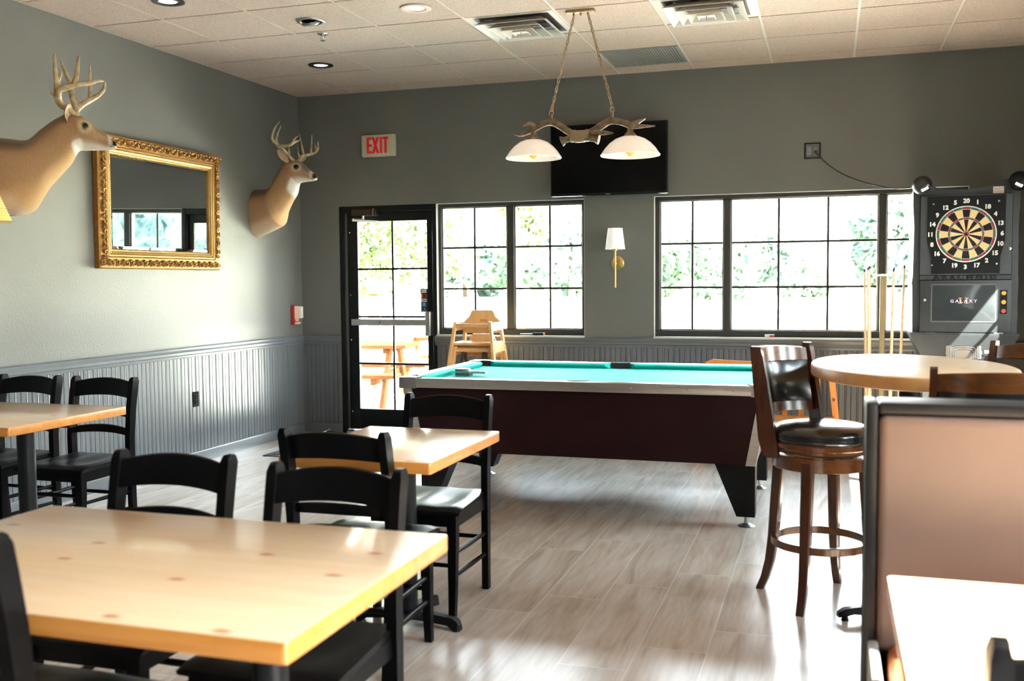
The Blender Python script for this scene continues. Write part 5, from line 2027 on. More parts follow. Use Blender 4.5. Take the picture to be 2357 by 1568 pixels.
# ------------------------------------------------------------------ stacked wooden high chairs (local: front at -y)
def make_high_chair(z0, label, wood_, height=0.86, tag_=True, strap=False):
    t = thing('high_chair', label, 'high chair', (1.885, -0.44, z0), 0.06, 'wooden high chairs stacked under the window')
    ht, wb, db, wt, dt = height, 0.255, 0.27, 0.148, 0.145
    a_z = ht
    def leg_at(sx__, sy__, z):
        q = z / a_z
        return Vector((sx__ * (wb + (wt - wb) * q), sy__ * (db + (dt - db) * q), z))
    for sx__ in (-1, 1):
        for sy__ in (-1, 1):
            m_ = MB()
            rg = []
            for z in (0.0, 0.2, 0.4, 0.6, 0.8, a_z - 0.02, a_z - 0.005, a_z):
                p = leg_at(sx__, sy__, z)
                d_ = 0.024 if z < a_z - 0.01 else (0.018 if z < a_z else 0.008)
                rg.append([p + Vector((-0.0105, -d_, 0)), p + Vector((0.0105, -d_, 0)), p + Vector((0.0105, d_, 0)), p + Vector((-0.0105, d_, 0))])
            m_.loft(rg)
            m_.build('leg', wood_, t, ang=30)
        # arm, seat-side and foot boards between front and rear leg
        for (z, h_) in ((a_z - 0.045, 0.065), (a_z - 0.215, 0.085), (0.12, 0.05)):
            m_ = MB()
            f0, f1 = leg_at(sx__, -1, z - h_ / 2), leg_at(sx__, -1, z + h_ / 2)
            r0, r1 = leg_at(sx__, 1, z - h_ / 2), leg_at(sx__, 1, z + h_ / 2)
            o_ = Vector((0.009, 0, 0))
            m_.loft([[f0 - o_, f0 + o_, r0 + o_, r0 - o_], [f1 - o_, f1 + o_, r1 + o_, r1 - o_]])
            sb = m_.build('side_board', wood_, t)
        m_ = MB()
        for z in (a_z - 0.03, a_z - 0.06, a_z - 0.2, a_z - 0.235):
            for sy__ in (-1, 1):
                p = leg_at(sx__, sy__, z)
                m_.lathe([(0, 0.0125), (0.006, 0.0118), (0.006, 0.009)], (0, 0, 0), 'X', 8, M=Matrix.Translation(p) @ Matrix.Diagonal((sx__, 1, 1, 1)))
        m_.build('bolt_head', M['black'], t)
    m_ = MB()
    p, q = leg_at(-1, -1, a_z - 0.035), leg_at(1, -1, a_z - 0.035)
    m_.beam(p, q, 0.034, 0.03, (0, 0, 1), 0.008)
    m_.build('front_bar', wood_, t)
    m_ = MB()
    wz = wt + 0.002
    pl = [(-wz - 0.004, a_z - 0.108), (wz + 0.004, a_z - 0.108), (wz - 0.004, a_z + 0.005), (0.115, a_z + 0.030), (0.095, a_z + 0.075), (0.085, a_z + 0.085), (-0.085, a_z + 0.085), (-0.095, a_z + 0.075), (-0.115, a_z + 0.030), (-wz + 0.004, a_z + 0.005)]
    m_.prism(pl, dt - 0.014, dt + 0.004, 'XZ')
    bp = m_.build('back_panel', wood_, t, ang=20)
    if tag_:
        m_ = MB()
        m_.box(0.085, 0.125, dt - 0.0155, dt - 0.0135, a_z - 0.105, a_z - 0.07)
        m_.mi = 1
        m_.box(0.097, 0.115, dt - 0.0165, dt - 0.0150, a_z - 0.093, a_z - 0.082)
        m_.build('warning_sticker', [M['white'], M['black']], bp)
        m_ = MB()
        m_.box(-0.02, 0.045, dt - 0.0155, dt - 0.0135, a_z - 0.012, a_z + 0.008)
        m_.build('embossed_plate', mat('brass_tint', hexc('b98a4c'), 0.5), bp)
    m_ = MB()
    zs = a_z - 0.185
    p = leg_at(-1, -1, zs)
    m_.box(p.x + 0.012, -p.x - 0.012, p.y + 0.01, -p.y - 0.055, zs - 0.011, zs + 0.011, 0.004)
    m_.build('seat', wood_, t)
    m_ = MB()
    p, q = leg_at(-1, -1, 0.30) + Vector((0, -0.037, 0)), leg_at(1, -1, 0.30) + Vector((0, -0.037, 0))
    m_.beam(p, q, 0.07, 0.018, (0, 1, 0), 0.004)
    p, q = leg_at(-1, 1, 0.12) + Vector((0, 0.016, 0)), leg_at(1, 1, 0.12) + Vector((0, 0.016, 0))
    m_.beam(p, q, 0.05, 0.018, (0, 0, 1), 0.004)
    m_.build('foot_rest', wood_, t)
    if strap:
        for x in (-0.075, 0.10):
            m_ = MB()
            m_.tube([(x, -0.01, zs + 0.01), (x - 0.012, -0.06, zs + 0.05), (x - 0.006, -0.10, a_z - 0.06), (x, -dt, a_z - 0.02), (x - 0.01, -dt - 0.02, a_z - 0.08), (x - 0.02, -dt - 0.01, a_z - 0.19)], 0.014, 8, 5, flat=0.15, flat_dir=(1, 0, 0))
            m_.build('strap', mat('brown_strap', hexc('4b3d33'), 0.7), t)
    return t


make_high_chair(0.20, 'upper pale wooden high chair of the two stacked by the window', M['birch'])
make_high_chair(0.0, 'lower pale wooden high chair, with straps, of the two stacked by the window', M['birch'], strap=True)

# ------------------------------------------------------------------ low orange bench behind the pool table
t = thing('wooden_bench', 'orange slatted wooden bench with curved top rail along the back wall', 'bench', (4.225, -0.42, 0))
hw_ = 0.50
m_ = MB()
rg = []
for q in range(17):
    u_ = -1 + 2 * q / 16
    x = hw_ * u_ * 0.985
    z = 0.742 + 0.022 * abs(u_) ** 2.2 - 0.03 * max(0, (abs(u_) - 0.93) / 0.07)
    y = 0.16 + 0.02 * (1 - u_ * u_)
    rg.append([(x, y - 0.028, z - 0.075), (x, y + 0.004, z - 0.075), (x, y + 0.012, z), (x, y - 0.028, z)])
m_.loft(rg)
m_.build('top_rail', M['orange_wood'], t, ang=40)
for s_ in (-1, 1):
    m_ = MB()
    m_.beam((s_ * (hw_ - 0.045), 0.15, 0.70), (s_ * (hw_ + 0.03), 0.19, 0.0), 0.05, 0.032, (1, 0, 0), 0.004)
    m_.build('back_post', M['orange_wood'], t)
    m_ = MB()
    m_.lathe([(0, -0.0175), (0.009, -0.017), (0.01, -0.014)], (s_ * (hw_ - 0.02), 0.15, 0.46), 'Y', 10)
    m_.build('plug', mat('mahogany_plug', (0.2, 0.05, 0.02), 0.5), t)
    m_ = MB()
    m_.beam((s_ * (hw_ - 0.03), -0.20, 0.31), (s_ * (hw_ + 0.02), -0.24, 0.0), 0.045, 0.032, (1, 0, 0), 0.004)
    m_.build('front_leg', M['orange_wood'], t)
    m_ = MB()
    m_.beam((s_ * (hw_ - 0.012), -0.22, 0.285), (s_ * (hw_ - 0.012), 0.16, 0.285), 0.022, 0.05, (1, 0, 0), 0.003)
    m_.build('seat_bearer', M['orange_wood'], t)
for k in range(5):
    y = -0.215 + 0.078 * k
    m_ = MB()
    m_.box(-hw_ + 0.02, hw_ - 0.02, y, y + 0.066, 0.312, 0.330, 0.004)
    m_.build('seat_slat', M['orange_wood'], t)
for k in range(7):
    x = -0.36 + 0.12 * k
    m_ = MB()
    m_.beam((x, 0.135, 0.33), (x, 0.155, 0.69), 0.04, 0.014, (1, 0, 0), 0.002)
    m_.build('back_slat', M['orange_wood'], t)

# ------------------------------------------------------------------ cue stand and cues
CX, CY = 5.035, -0.45
t = thing('cue_stand', 'floor cue stand with a wooden centre post and wire ring clips', 'cue rack', (CX, CY, 0))
m_ = MB()
m_.box(-0.018, 0.018, -0.018, 0.018, 0.06, 1.40, 0.004)
m_.build('centre_post', wood('cue_post', hexc('7d6c48'), hexc('8f7d58'), 'Z', 0.4, 0.3), t)
m_ = MB()
m_.lathe([(0, 1.40), (0.03, 1.40), (0.052, 1.412), (0.05, 1.416), (0.02, 1.414), (0, 1.418)], (0, 0, 0), 'Z', 28)
m_.build('top_plate', M['white'], t)
m_ = MB()
m_.lathe([(0, 0), (0.20, 0), (0.205, 0.01), (0.195, 0.035), (0.17, 0.045), (0.05, 0.06), (0, 0.062)], (0, 0, 0), 'Z', 40)
m_.build('base', M['walnut_x'], t)
m_ = MB()
ANG = [math.radians(a) for a in (146, 225, 126, 297, 55, 0)]
RC0, RC1 = 0.112, 0.148
for a in ANG:
    P = [Vector(((RC0 + 0.006) * math.cos(a) + 0.019 * math.cos(a + b), (RC0 + 0.006) * math.sin(a) + 0.019 * math.sin(a + b), 0.60)) for b in [0.9 + (2 * PI - 1.8) * q / 10 for q in range(11)]]
    m_.tube(P, 0.003, 6)
    m_.tube([(0.02 * math.cos(a), 0.02 * math.sin(a), 0.60), ((RC0 - 0.014) * math.cos(a), (RC0 - 0.014) * math.sin(a), 0.60)], 0.003, 6)
m_.build('ring_clip', M['iron'], t)
M['maple'] = wood('cue_maple', hexc('dcbf95'), hexc('ead3ae'), 'Z', 0.3, 0.4)
M['butt'] = wood('cue_butt', hexc('caa06a'), hexc('dcb887'), 'Z', 0.3, 0.4)
M['buttwhite'] = mat('cue_butt_white', hexc('e9e2d8'), 0.3, coat=0.4)
M['tip'] = mat('cue_tip', (0.03, 0.05, 0.09), 0.8)
lab = ['leftmost pool cue in the stand, its tip standing against the window', 'second pool cue from the left, with a white butt', 'third pool cue from the left, the last one left of the stand post',
       'first pool cue right of the stand post', 'pool cue with white butt, second right of the stand post', 'rightmost pool cue, nearest the dart machine']
for i_, a in enumerate(ANG):
    ca, sa = math.cos(a), math.sin(a)
    b0 = Vector((CX + RC0 * ca, CY + RC0 * sa, 0.061))
    top = Vector((CX + RC1 * ca, CY + RC1 * sa, 1.472 + 0.012 * ((i_ * 7) % 3) - 0.018))
    t = thing('pool_cue', lab[i_], 'cue', b0, 0, 'pool cues in the floor stand')
    d = top - b0
    m_ = MB()
    m_.tube([d * 0.0, d * 0.01, d * 0.30], [0.012, 0.0148, 0.0125], 14)
    m_.build('butt', M['buttwhite'] if i_ in (1, 4) else M['butt'], t)
    m_ = MB()
    m_.tube([d * 0.30, d * 0.7, d * 0.985], [0.0122, 0.0095, 0.0066], 12)
    m_.build('shaft', M['maple'], t)
    m_ = MB()
    m_.tube([d * 0.985, d * 0.996], 0.0066, 12)
    m_.tube([d * 0.996, d * 1.0], [0.0066, 0.005], 12)
    m_.build('tip', M['tip'], t)

# ------------------------------------------------------------------ dart machine
FYm = -0.55
DM = Vector((5.573, FYm, 0))
t = thing('dart_machine', 'tall black electronic dartboard machine in the right corner', 'dart machine', DM)
DEP = 0.45
m_ = MB()
# bowed side silhouette, extruded to the wall
pl = [(-0.338, 0.995), (-0.343, 1.33), (-0.347, 1.345), (-0.340, 1.40), (-0.336, 1.75), (-0.345, 1.90), (-0.345, 2.0), (-0.30, 2.06), (-0.235, 2.055), (-0.19, 2.02), (-0.10, 2.003), (0.05, 2.003), (0.16, 2.025), (0.225, 2.065), (0.30, 2.07), (0.345, 2.0), (0.345, 1.90), (0.338, 1.75), (0.340, 1.40), (0.347, 1.345), (0.343, 1.33), (0.340, 0.985)]
m_.prism(pl, 0.0, DEP, 'XZ')
m_.build('cabinet', M['cabinet'], t, ang=30)
m_ = MB()
rg = [[(-0.352, -0.035, 0.998), (0.352, -0.035, 0.990), (0.352, DEP, 0.990), (-0.352, DEP, 0.998)], [(-0.35, -0.035, 0.975), (0.35, -0.035, 0.968), (0.35, DEP, 0.968), (-0.35, DEP, 0.975)],
      [(-0.262, 0.05, 0.80), (0.262, 0.05, 0.80), (0.262, DEP, 0.80), (-0.262, DEP, 0.80)], [(-0.25, 0.08, 0.0), (0.25, 0.08, 0.0), (0.25, DEP, 0.0), (-0.25, DEP, 0.0)]]
m_.loft(rg)
m_.build('pedestal', M['cabinet'], t, ang=30)
# board door
m_ = MB()
m_.box(-0.298, 0.298, -0.022, 0.0, 1.405, 1.968, 0.004)
bd = m_.build('board_door', mat('door_charcoal', (0.036, 0.043, 0.047), 0.4, bump=0.2, bscale=200), t)
m_ = MB()
m_.prism([(-0.252, 1.958), (0.252, 1.958), (0.250, 1.64), (0.222, 1.53), (0.220, 1.414), (-0.220, 1.414), (-0.222, 1.53), (-0.250, 1.64)], -0.030, -0.020, 'XZ')
fc = m_.build('black_face', mat('board_black', (0.007, 0.008, 0.009), 0.45, spec=0.15), bd)
m_ = MB()
for (x, z) in ((-0.213, 1.905), (0.207, 1.915), (-0.218, 1.475), (0.200, 1.480)):
    m_.lathe([(0, -0.0325), (0.006, -0.0320), (0.007, -0.030)], (x, 0, z), 'Y', 10)
m_.build('screw', M['steel'], bd)
# the board, its faces facing -y
M['db_black'] = mat('segment_black', (0.006, 0.006, 0.006), 0.55, spec=0.2)
M['db_cream'] = mat('segment_cream', hexc('e2bd84'), 0.55, var=0.04)
M['db_red'] = mat('segment_red', hexc('7e2226'), 0.5, var=0.04)
M['db_green'] = mat('segment_green', hexc('1f5a45'), 0.5, var=0.04)
M['db_white'] = mat('wire_white', hexc('ece9e2'), 0.5, var=0.02)
BZ = 1.690
BR = 0.191


def sector(mb_, a0, a1, r0, r1, y):
    k_ = 4
    vs_ = []
    for q in range(k_ + 1):
        a = a0 + (a1 - a0) * q / k_
        for r_ in (r0, r1):
            vs_.append((r_ * math.sin(a), y, BZ + r_ * math.cos(a)))
    for q in range(k_ + 1):
        a = a0 + (a1 - a0) * q / k_
        for r_ in (r0, r1):
            vs_.append((r_ * math.sin(a), y + 0.004, BZ + r_ * math.cos(a)))
    o_ = 2 * (k_ + 1)
    fs_ = []
    for q in range(k_):
        b = 2 * q
        fs_ += [[b, b + 1, b + 3, b + 2], [o_ + b + 2, o_ + b + 3, o_ + b + 1, o_ + b], [b + 1, o_ + b + 1, o_ + b + 3, b + 3], [b, b + 2, o_ + b + 2, o_ + b]]
    fs_ += [[0, o_, o_ + 1, 1], [2 * k_, 2 * k_ + 1, o_ + 2 * k_ + 1, o_ + 2 * k_]]
    mb_.add(vs_, fs_)


m_ = MB()
m_.lathe([(0, -0.0335), (BR + 0.006, -0.0335), (BR + 0.006, -0.029)], (0, 0, BZ), 'Y', 80)
dbd = m_.build('dartboard', M['db_white'], t)
m_ = MB()
da = 2 * PI / 20
for k in range(20):
    a0, a1 = (k - 0.5) * da, (k + 0.5) * da
    g_ = 0.0022
    for (r0, r1, dark_i, lite_i) in ((BR * 0.915, BR * 0.99, 2, 3), (BR * 0.62, BR * 0.895, 0, 1), (BR * 0.545, BR * 0.605, 2, 3), (BR * 0.105, BR * 0.53, 0, 1)):
        m_.mi = dark_i if k % 2 == 0 else lite_i
        rm = (r0 + r1) / 2
        sector(m_, a0 + g_ / rm * 0.5, a1 - g_ / rm * 0.5, r0, r1, -0.0362)
m_.build('segments', [M['db_black'], M['db_cream'], M['db_red'], M['db_green']], dbd, ang=20)
m_ = MB()
m_.lathe([(0, -0.038), (0.0175, -0.038), (0.0175, -0.033)], (0, 0, BZ), 'Y', 24)
m_.mi = 1
m_.lathe([(0, -0.0388), (0.008, -0.0388), (0.008, -0.0375)], (0, 0, BZ), 'Y', 20)
m_.build('bull', [M['db_red'], M['db_black']], dbd)
m_ = MB()
for k, s_ in enumerate('20 1 18 4 13 6 10 15 2 17 3 19 7 16 8 11 14 9 12 5'.split()):
    a = k * da
    text_mb(m_, s_, 0.041, front_m(0.231 * math.sin(a), -0.0305, BZ + 0.231 * math.cos(a)), 0.0022, 0.0006, sx_=1.0)
m_.build('numbers', M['db_white'], dbd)
# embossed maker's name
m_ = MB()
m_.box(-0.298, 0.298, -0.014, 0.0, 1.368, 1.404, 0.004)
nb_ = m_.build('name_strip', M['cabinet'], t)
m_ = MB()
text_mb(m_, 'ARACHNID', 0.044, front_m(0.0, -0.016, 1.386), 0.0008, 0.006, spacing=1.5, sx_=1.35)
m_.build('embossed_lettering', M['plastic'], nb_)
# lower door with screen and coin buttons
m_ = MB()
m_.box(-0.294, 0.300, -0.026, 0.0, 0.998, 1.367, 0.006, 2)
ld = m_.build('lower_door', M['cabinet'], t)
m_ = MB()
m_.box(-0.222, 0.206, -0.0285, -0.025, 1.070, 1.342, 0.004)
m_.build('screen_bezel', mat('bezel_grey', (0.10, 0.11, 0.115), 0.35), ld)
m_ = MB()
vs_, fs_ = [], []
for j in range(9):
    for i_ in range(13):
        u_, v_ = -1 + i_ / 6, -1 + j / 4
        vs_.append((-0.008 + 0.204 * u_, -0.0295 - 0.006 * (1 - u_ * u_) * (1 - v_ * v_), 1.206 + 0.126 * v_))
for j in range(8):
    for i_ in range(12):
        a = j * 13 + i_
        fs_.append([a, a + 1, a + 14, a + 13])
m_.add(vs_, fs_)
scn = m_.build('screen', mat('tube_screen', (0.035, 0.042, 0.045), 0.08, var=0.1, coat=0.3), ld)
M['lavender'] = mat('screen_lavender', hexc('b9b4d8'), 0.5, emit=(0.6, 0.55, 0.9), estr=0.25)
M['screenorange'] = mat('screen_orange', hexc('c9865a'), 0.5, emit=(0.9, 0.45, 0.2), estr=0.25)
m_ = MB()
text_mb(m_, 'GALAXY', 0.030, front_m(-0.008, -0.0372, 1.219), 0.0006, 0.0004, spacing=1.55, sx_=1.1)
m_.build('screen_text', M['lavender'], scn)
m_ = MB()
for x in (-0.03, 0.012):
    m_.box(x - 0.004, x + 0.004, -0.0367, -0.0357, 1.203, 1.244)
    m_.box(x - 0.012, x + 0.012, -0.0367, -0.0357, 1.203, 1.207)
    m_.box(x - 0.012, x + 0.012, -0.0367, -0.0357, 1.240, 1.244)
m_.build('screen_numeral', M['screenorange'], scn)
m_ = MB()
m_.obox((0.249, -0.0265, 1.213), (0.044, 0.006, 0.165), None, 0.002)
m_.build('button_panel', M['plastic'], ld)
M['yellow'] = mat('yellow_button', hexc('d7b340'), 0.35)
for z, mt in ((1.276, M['yellow']), (1.213, M['yellow']), (1.151, mat('red_button', hexc('c05548'), 0.35))):
    m_ = MB()
    m_.lathe([(0, -0.036), (0.006, -0.036), (0.007, -0.039), (0.014, -0.038), (0.016, -0.029)], (0.249, 0, z), 'Y', 20)
    m_.build('button', mt, ld)
m_ = MB()
m_.lathe([(0, -0.034), (0.010, -0.032), (0.012, -0.026)], (-0.262, 0, 1.228), 'Y', 16)
m_.lathe([(0, -0.030), (0.011, -0.028), (0.013, -0.021)], (0.282, 0, 1.584), 'Y', 16)
m_.build('lock', M['chrome'], ld)
for x in (-0.22, 0.22):
    m_ = MB()
    m_.box(x - 0.03, x + 0.03, -0.03, -0.02, 0.990, 0.998)
    m_.build('hinge', M['steel'], ld)
# lamp pods on top
for (x, z, s_) in ((-0.292, 2.036, 1), (0.325, 2.045, -1)):
    m_ = MB()
    m_.sphere((x, -0.07, z), 0.068, 24, 16, (1, 1.15, 0.98))
    m_.tube([(x, -0.02, z), (x, 0.10, z - 0.02)], [0.055, 0.05], 16)
    pod = m_.build('lamp_pod', M['plastic'] if s_ < 0 else mat('pod_black', (0.018, 0.02, 0.021), 0.28), t)
    m_ = MB()
    m_.obox((x + 0.01 * s_, -0.128, z - 0.028), (0.05, 0.024, 0.022), (0.5, 0.5 * -s_, 0), 0.005, 2)
    m_.build('lens', mat('pod_lens', hexc('e9dcc8'), 0.3, emit=(1, 0.85, 0.65), estr=0.5), pod)
m_ = MB()
m_.box(0.172, 0.242, -0.003, 0.002, 1.962, 2.018, 0.001)
st_ = m_.build('notice_sticker', M['white'], t)
m_ = MB()
for k in range(4):
    m_.box(0.180, 0.234 - 0.012 * (k % 2), -0.0042, -0.0028, 2.006 - 0.012 * k - 0.003, 2.006 - 0.012 * k)
m_.build('print_lines', mat('print_tan', hexc('c4a48a'), 0.6), st_)
# chrome coin return and label on the pedestal
Mr = Matrix.Translation((0.0, -0.002, 0.862)) @ Matrix.Rotation(-0.42, 4, 'X')
m_ = MB()
m_.obox((0, 0, 0), (0.24, 0.03, 0.13), Mr, 0.014, 4)
cp = m_.build('coin_return', M['chrome'], t)
m_ = MB()
for k in range(3):
    a_, b_ = 0.085 - 0.014 * k, 0.035 - 0.014 * k
    P = [Mr @ Vector(p) for p in ((-a_, -0.016, -0.06), (-a_, -0.016, b_ - 0.02), (-a_ + 0.02, -0.016, b_), (a_ - 0.02, -0.016, b_), (a_, -0.016, b_ - 0.02), (a_, -0.016, -0.06))]
    m_.tube(P, 0.0022, 6, 4)
m_.build('cup_outline', M['plastic'], cp)
m_ = MB()
m_.obox((0, 0, 0), (0.044, 0.003, 0.026), Matrix.Translation((0.162, 0.012, 0.862)) @ Matrix.Rotation(-0.42, 4, 'X'))
m_.build('small_label', M['white'], t)
# ------------------------------------------------------------------ outside the windows
T = NT('lawn')
v = T.coord()
T.l(T.ramp(T.noise(v, 0.8, 5), [(0.3, hexc('a09f86')), (0.7, hexc('b5b19a'))]), T.b.inputs['Base Color'])
T.set(Roughness=0.95)
M['lawn'] = T.m
m_ = MB()
m_.box(-90, 100, -60, 150, -0.35, -0.16)
struct(m_.build('lawn', M['lawn']))
m_ = MB()
m_.box(-6, 9, 0.2, 6.0, -0.18, -0.03)
struct(m_.build('patio', mat('patio_concrete', hexc('b9b4aa'), 0.9, var=0.06, vscale=3)))
rnd = random.Random(11)
M['bark'] = mat('bark', (0.10, 0.075, 0.05), 0.9, var=0.3, bump=0.6, bscale=20, bdist=0.03)


def leafmat(name, c1, c2):
    T_ = NT(name)
    v_ = T_.coord()
    T_.l(T_.ramp(T_.noise(v_, 1.2, 3), [(0.3, c1), (0.7, c2)]), T_.b.inputs['Base Color'])
    T_.set(Roughness=0.8)
    T_.b.inputs['Specular IOR Level'].default_value = 0.03
    return T_.m


LF = [leafmat('leaves_green', (0.035, 0.064, 0.040), (0.058, 0.094, 0.062)), leafmat('leaves_yellow_green', (0.045, 0.060, 0.020), (0.070, 0.085, 0.034)), leafmat('leaves_blue_green', (0.045, 0.075, 0.062), (0.07, 0.105, 0.088))]


def tree(x, y, h, rad, nleaf, lm, label, cz=None, trunk=0.18, blobs=14, flat=0.8, size=0.3):
    t = thing('tree', label, 'tree', (x, y, -0.16), 0, 'trees beyond the lawn')
    m_ = MB()
    th = h * 0.5
    m_.tube([(0, 0, 0), (rnd.uniform(-.1, .1), 0, th * 0.5), (rnd.uniform(-.2, .2), 0, th)], [trunk, trunk * 0.8, trunk * 0.6], 10, 4)
    for k in range(6):
        a = rnd.uniform(0, 2 * PI)
        m_.tube([(0, 0, th * rnd.uniform(0.6, 1)), (rad * 0.4 * math.cos(a), rad * 0.4 * math.sin(a), th * 1.2), (rad * 0.75 * math.cos(a), rad * 0.75 * math.sin(a), h * 0.8)], [trunk * 0.5, trunk * 0.3, 0.02], 6, 3)
    m_.build('trunk', M['bark'], t)
    m_ = MB()
    cz = cz if cz is not None else h * 0.62
    bl = []
    for k in range(blobs):
        a = rnd.uniform(0, 2 * PI)
        q = rnd.random() ** 0.5
        bl.append((rad * 0.72 * q * math.cos(a), rad * 0.72 * q * math.sin(a), cz + rnd.uniform(-1, 1) * (h - cz) * flat, rad * rnd.uniform(0.22, 0.42)))
    for k in range(nleaf):
        b = bl[k % blobs]
        d = Vector((rnd.gauss(0, 1), rnd.gauss(0, 1), rnd.gauss(0, 1))).normalized() * b[3] * rnd.random() ** 0.4
        p = Vector(b[:3]) + d
        u_ = Vector((rnd.gauss(0, 1), rnd.gauss(0, 1), rnd.gauss(0, 1))).normalized()
        w_ = u_.orthogonal().normalized()
        s_ = size * rnd.uniform(0.5, 1)
        m_.add([p - u_ * s_, p + w_ * s_ * 0.5, p + u_ * s_, p - w_ * s_ * 0.5], [[0, 1, 2, 3]])
    m_.build('foliage', lm, t, recalc=False)
    return t


tree(-2.85, 8.0, 5.0, 1.9, 5200, leafmat('near_leaves', (0.020, 0.034, 0.011), (0.038, 0.054, 0.017)), 'nearest leafy tree hanging over the upper half of the glass door', cz=3.35, size=0.11, blobs=34, flat=0.95, trunk=0.09)
FAR = dict(trunk=0.3)
tree(-21.3, 80, 8.4, 4.25, 5850, LF[0], 'dense green tree through the right half of the window beside the door', cz=4.6, size=0.62, blobs=22, **FAR)
tree(-14.9, 69, 6.2, 3.30, 3825, LF[2], 'lower green tree at the right edge of the window beside the door', cz=3.2, size=0.58, blobs=18, **FAR)
tree(-18.3, 66, 8.6, 2.36, 1575, LF[1], 'thin yellowish tree at the upper right of the window beside the door', cz=6.2, size=0.4, **FAR)
tree(-29.5, 84, 5.6, 4.96, 3375, LF[2], 'pale low tree through the left half of the window beside the door', cz=2.8, size=0.62, **FAR)
tree(-9.0, 80, 5.4, 3.78, 4500, LF[0], 'bushy tree through the left panel of the wide window', cz=2.9, size=0.58, blobs=18, **FAR)
tree(-3.4, 69, 4.6, 3.54, 3375, LF[0], 'lower bushy tree beside the first mullion of the wide window', cz=2.4, size=0.58, blobs=16, **FAR)
tree(-0.3, 95, 6.8, 3.07, 2025, LF[2], 'far bluish tree through the middle of the wide window', cz=4.0, size=0.62, **FAR)
tree(8.9, 80, 8.2, 3.30, 4950, LF[2], 'tall tree at the right of the wide window behind the cues', cz=4.4, size=0.62, blobs=20, **FAR)
tree(11.5, 69, 7.4, 3.07, 3600, LF[2], 'tree at the right end of the wide window beside the dart machine', cz=4.0, size=0.62, blobs=16, **FAR)
tree(2.6, 78, 2.6, 3.07, 2025, LF[0], 'low bush on the far lawn right of the middle of the wide window', cz=1.3, size=0.4, **FAR)
for k, (x_, y_) in enumerate(((13.0, 1.5), (12.4, -3.5), (13.2, -8.5), (12.6, -13.0))):  # unseen trees added to block sky light from the right-hand windows
    tree(x_, y_, 7.2, 2.5, 1500, LF[0], ('unseen tree added to block sky outside the right-hand windows, nearest the back corner', 'second unseen tree added to block sky outside the right-hand windows', 'third unseen tree added to block sky outside the right-hand windows', 'unseen tree added to block sky outside the right-hand side, behind the camera')[k], cz=3.9, size=0.42, flat=0.95, blobs=22)
m_ = MB()
m_.box(RW + 0.2, 40, -60, 12, -0.3, -0.15)  # unseen dark ground, added to cut light bouncing in through the right-hand windows
struct(m_.build('added_dark_ground', mat('dark_ground_grey', (0.06, 0.06, 0.062), 0.9, var=0.2, vscale=2)))
# wooded hillside far to the right, beyond the edge of the frame (it shows in the mirror)
m_ = MB()
nu, nv = 60, 16
vs_ = []
for j in range(nv + 1):
    for i_ in range(nu + 1):
        u_, v_ = i_ / nu, j / nv
        a_ = 0.32 + 0.85 * u_
        r_ = 88 + 40 * v_
        z_ = -0.3 + 24 * v_ ** 0.8 * (0.75 + 0.25 * math.sin(7 * u_)) + (rnd.uniform(-1.1, 1.1) if j else 0)
        vs_.append((2 + r_ * math.sin(a_) + rnd.uniform(-.8, .8), r_ * math.cos(a_) + rnd.uniform(-.8, .8), z_))
m_.add(vs_, [[j * (nu + 1) + i_, j * (nu + 1) + i_ + 1, (j + 1) * (nu + 1) + i_ + 1, (j + 1) * (nu + 1) + i_] for j in range(nv) for i_ in range(nu)])
T_ = NT('wooded_slope')
v = T_.coord()
T_.l(T_.ramp(T_.noise(v, 0.35, 5), [(0.35, (0.006, 0.0105, 0.0108)), (0.65, (0.014, 0.021, 0.020))]), T_.b.inputs['Base Color'])
T_.set(Roughness=0.95)
T_.b.inputs['Specular IOR Level'].default_value = 0.0
T_.bump(T_.noise(v, 0.5, 5), 1.0, 1.5)
struct(m_.build('hill', T_.m, ang=80))
# small far house
t = thing('house', 'small pale house far across the lawn behind the wide window', 'house', (7.5, 106, -0.16))
m_ = MB()
m_.box(-4, 4, -2, 2, 0, 2.2)
m_.build('walls', mat('house_wall', hexc('b9b0a8'), 0.8), t)
m_ = MB()
m_.prism([(-4.4, 2.1), (4.4, 2.1), (2.2, 3.9), (-2.2, 3.9)], -2.3, 2.3, 'XZ')
m_.build('roof', mat('house_roof', hexc('b58f7a'), 0.8), t)
# picnic tables on the patio
M['redwood'] = mat('redwood', (0.105, 0.040, 0.016), 0.7, spec=0.0, var=0.2, vscale=4, stretch=(2, 12, 12), bump=0.2, bscale=30)


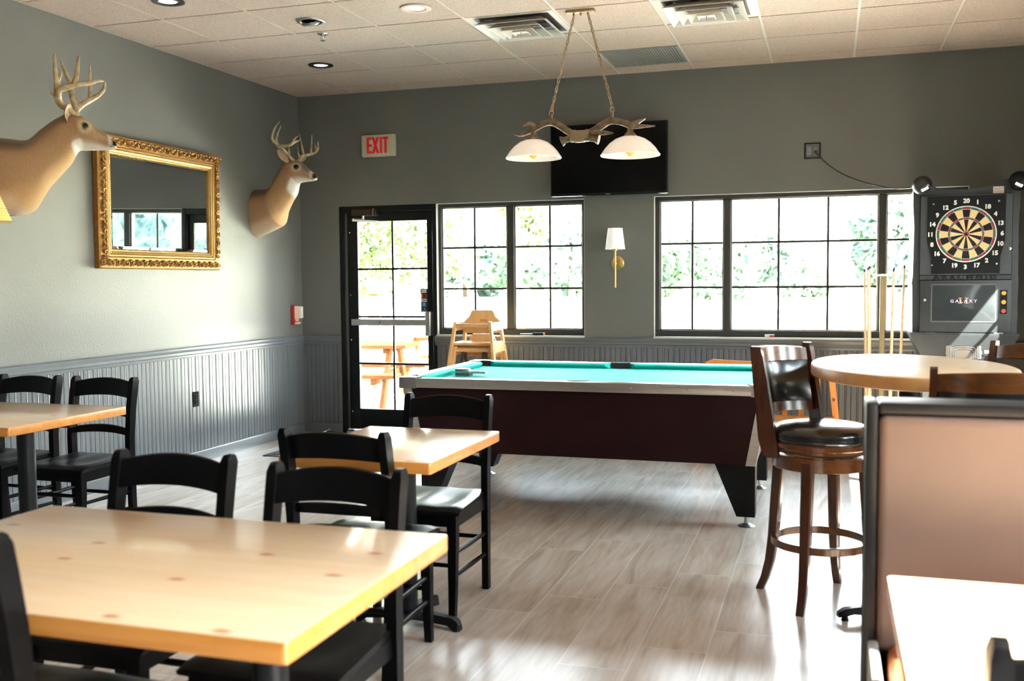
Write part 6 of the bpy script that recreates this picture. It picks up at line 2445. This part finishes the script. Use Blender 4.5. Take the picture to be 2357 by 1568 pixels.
def picnic(loc, rz, label):
    t = thing('picnic_table', label, 'picnic table', loc, rz, 'wooden picnic tables outside the door')
    for k in range(5):
        m_ = MB()
        m_.box(-0.9, 0.9, -0.37 + 0.15 * k, -0.37 + 0.15 * k + 0.14, 0.70, 0.74, 0.005)
        m_.build('top_plank', M['redwood'], t)
    for s_ in (-1, 1):
        m_ = MB()
        m_.box(-0.9, 0.9, s_ * 0.70 - 0.13, s_ * 0.70 + 0.13, 0.42, 0.46, 0.005)
        m_.build('bench_plank', M['redwood'], t)
        m_ = MB()
        m_.beam((s_ * 0.65, -0.80, 0.40), (s_ * 0.65, 0.80, 0.40), 0.04, 0.09, (1, 0, 0))
        m_.beam((s_ * 0.65, -0.28, 0.69), (s_ * 0.65, 0.28, 0.69), 0.04, 0.09, (1, 0, 0))
        m_.build('cross_rail', M['redwood'], t)
        for q in (-1, 1):
            m_ = MB()
            m_.beam((s_ * 0.69, q * 0.62, 0.0), (s_ * 0.69, q * 0.2, 0.70), 0.04, 0.11, (1, 0, 0))
            m_.build('leg', M['redwood'], t)


picnic((-0.60, 1.75, -0.03), 0.18, 'nearer picnic table outside, its bench end seen low in the glass door')
picnic((0.25, 3.9, -0.03), -0.1, 'farther picnic table on the patio, crossing the right of the glass door')
t = thing('patio_post', 'wooden post standing at the patio edge, left in the glass door', 'post', (-1.28, 4.2, -0.03))
m_ = MB()
m_.box(-0.06, 0.06, -0.06, 0.06, 0, 1.25, 0.01)
m_.build('shaft', M['redwood'], t)
m_ = MB()
m_.box(-0.08, 0.08, -0.08, 0.08, 1.25, 1.29, 0.01)
m_.build('cap', M['redwood'], t)
t = thing('garden_plant', 'small green weed growing by the picnic table outside', 'plant', (0.02, 2.90, -0.03))
m_ = MB()
for k in range(60):
    a = rnd.uniform(0, 2 * PI)
    r_ = rnd.uniform(0.02, 0.10)
    z_ = rnd.uniform(0.1, 0.42)
    p = Vector((r_ * math.cos(a), r_ * math.sin(a), z_))
    u_ = Vector((math.cos(a), math.sin(a), rnd.uniform(-.3, .6))).normalized() * 0.045
    w_ = u_.orthogonal().normalized() * 0.02
    m_.add([p - u_, p + w_, p + u_, p - w_], [[0, 1, 2, 3]])
m_.build('leaves', LF[1], t, recalc=False)
m_ = MB()
for k in range(9):
    a = 2 * PI * k / 9
    m_.tube([(0, 0, 0), (0.06 * math.cos(a), 0.06 * math.sin(a), 0.2), (0.09 * math.cos(a), 0.09 * math.sin(a), 0.36)], [0.006, 0.004, 0.002], 5, 3)
m_.build('stem', LF[1], t)
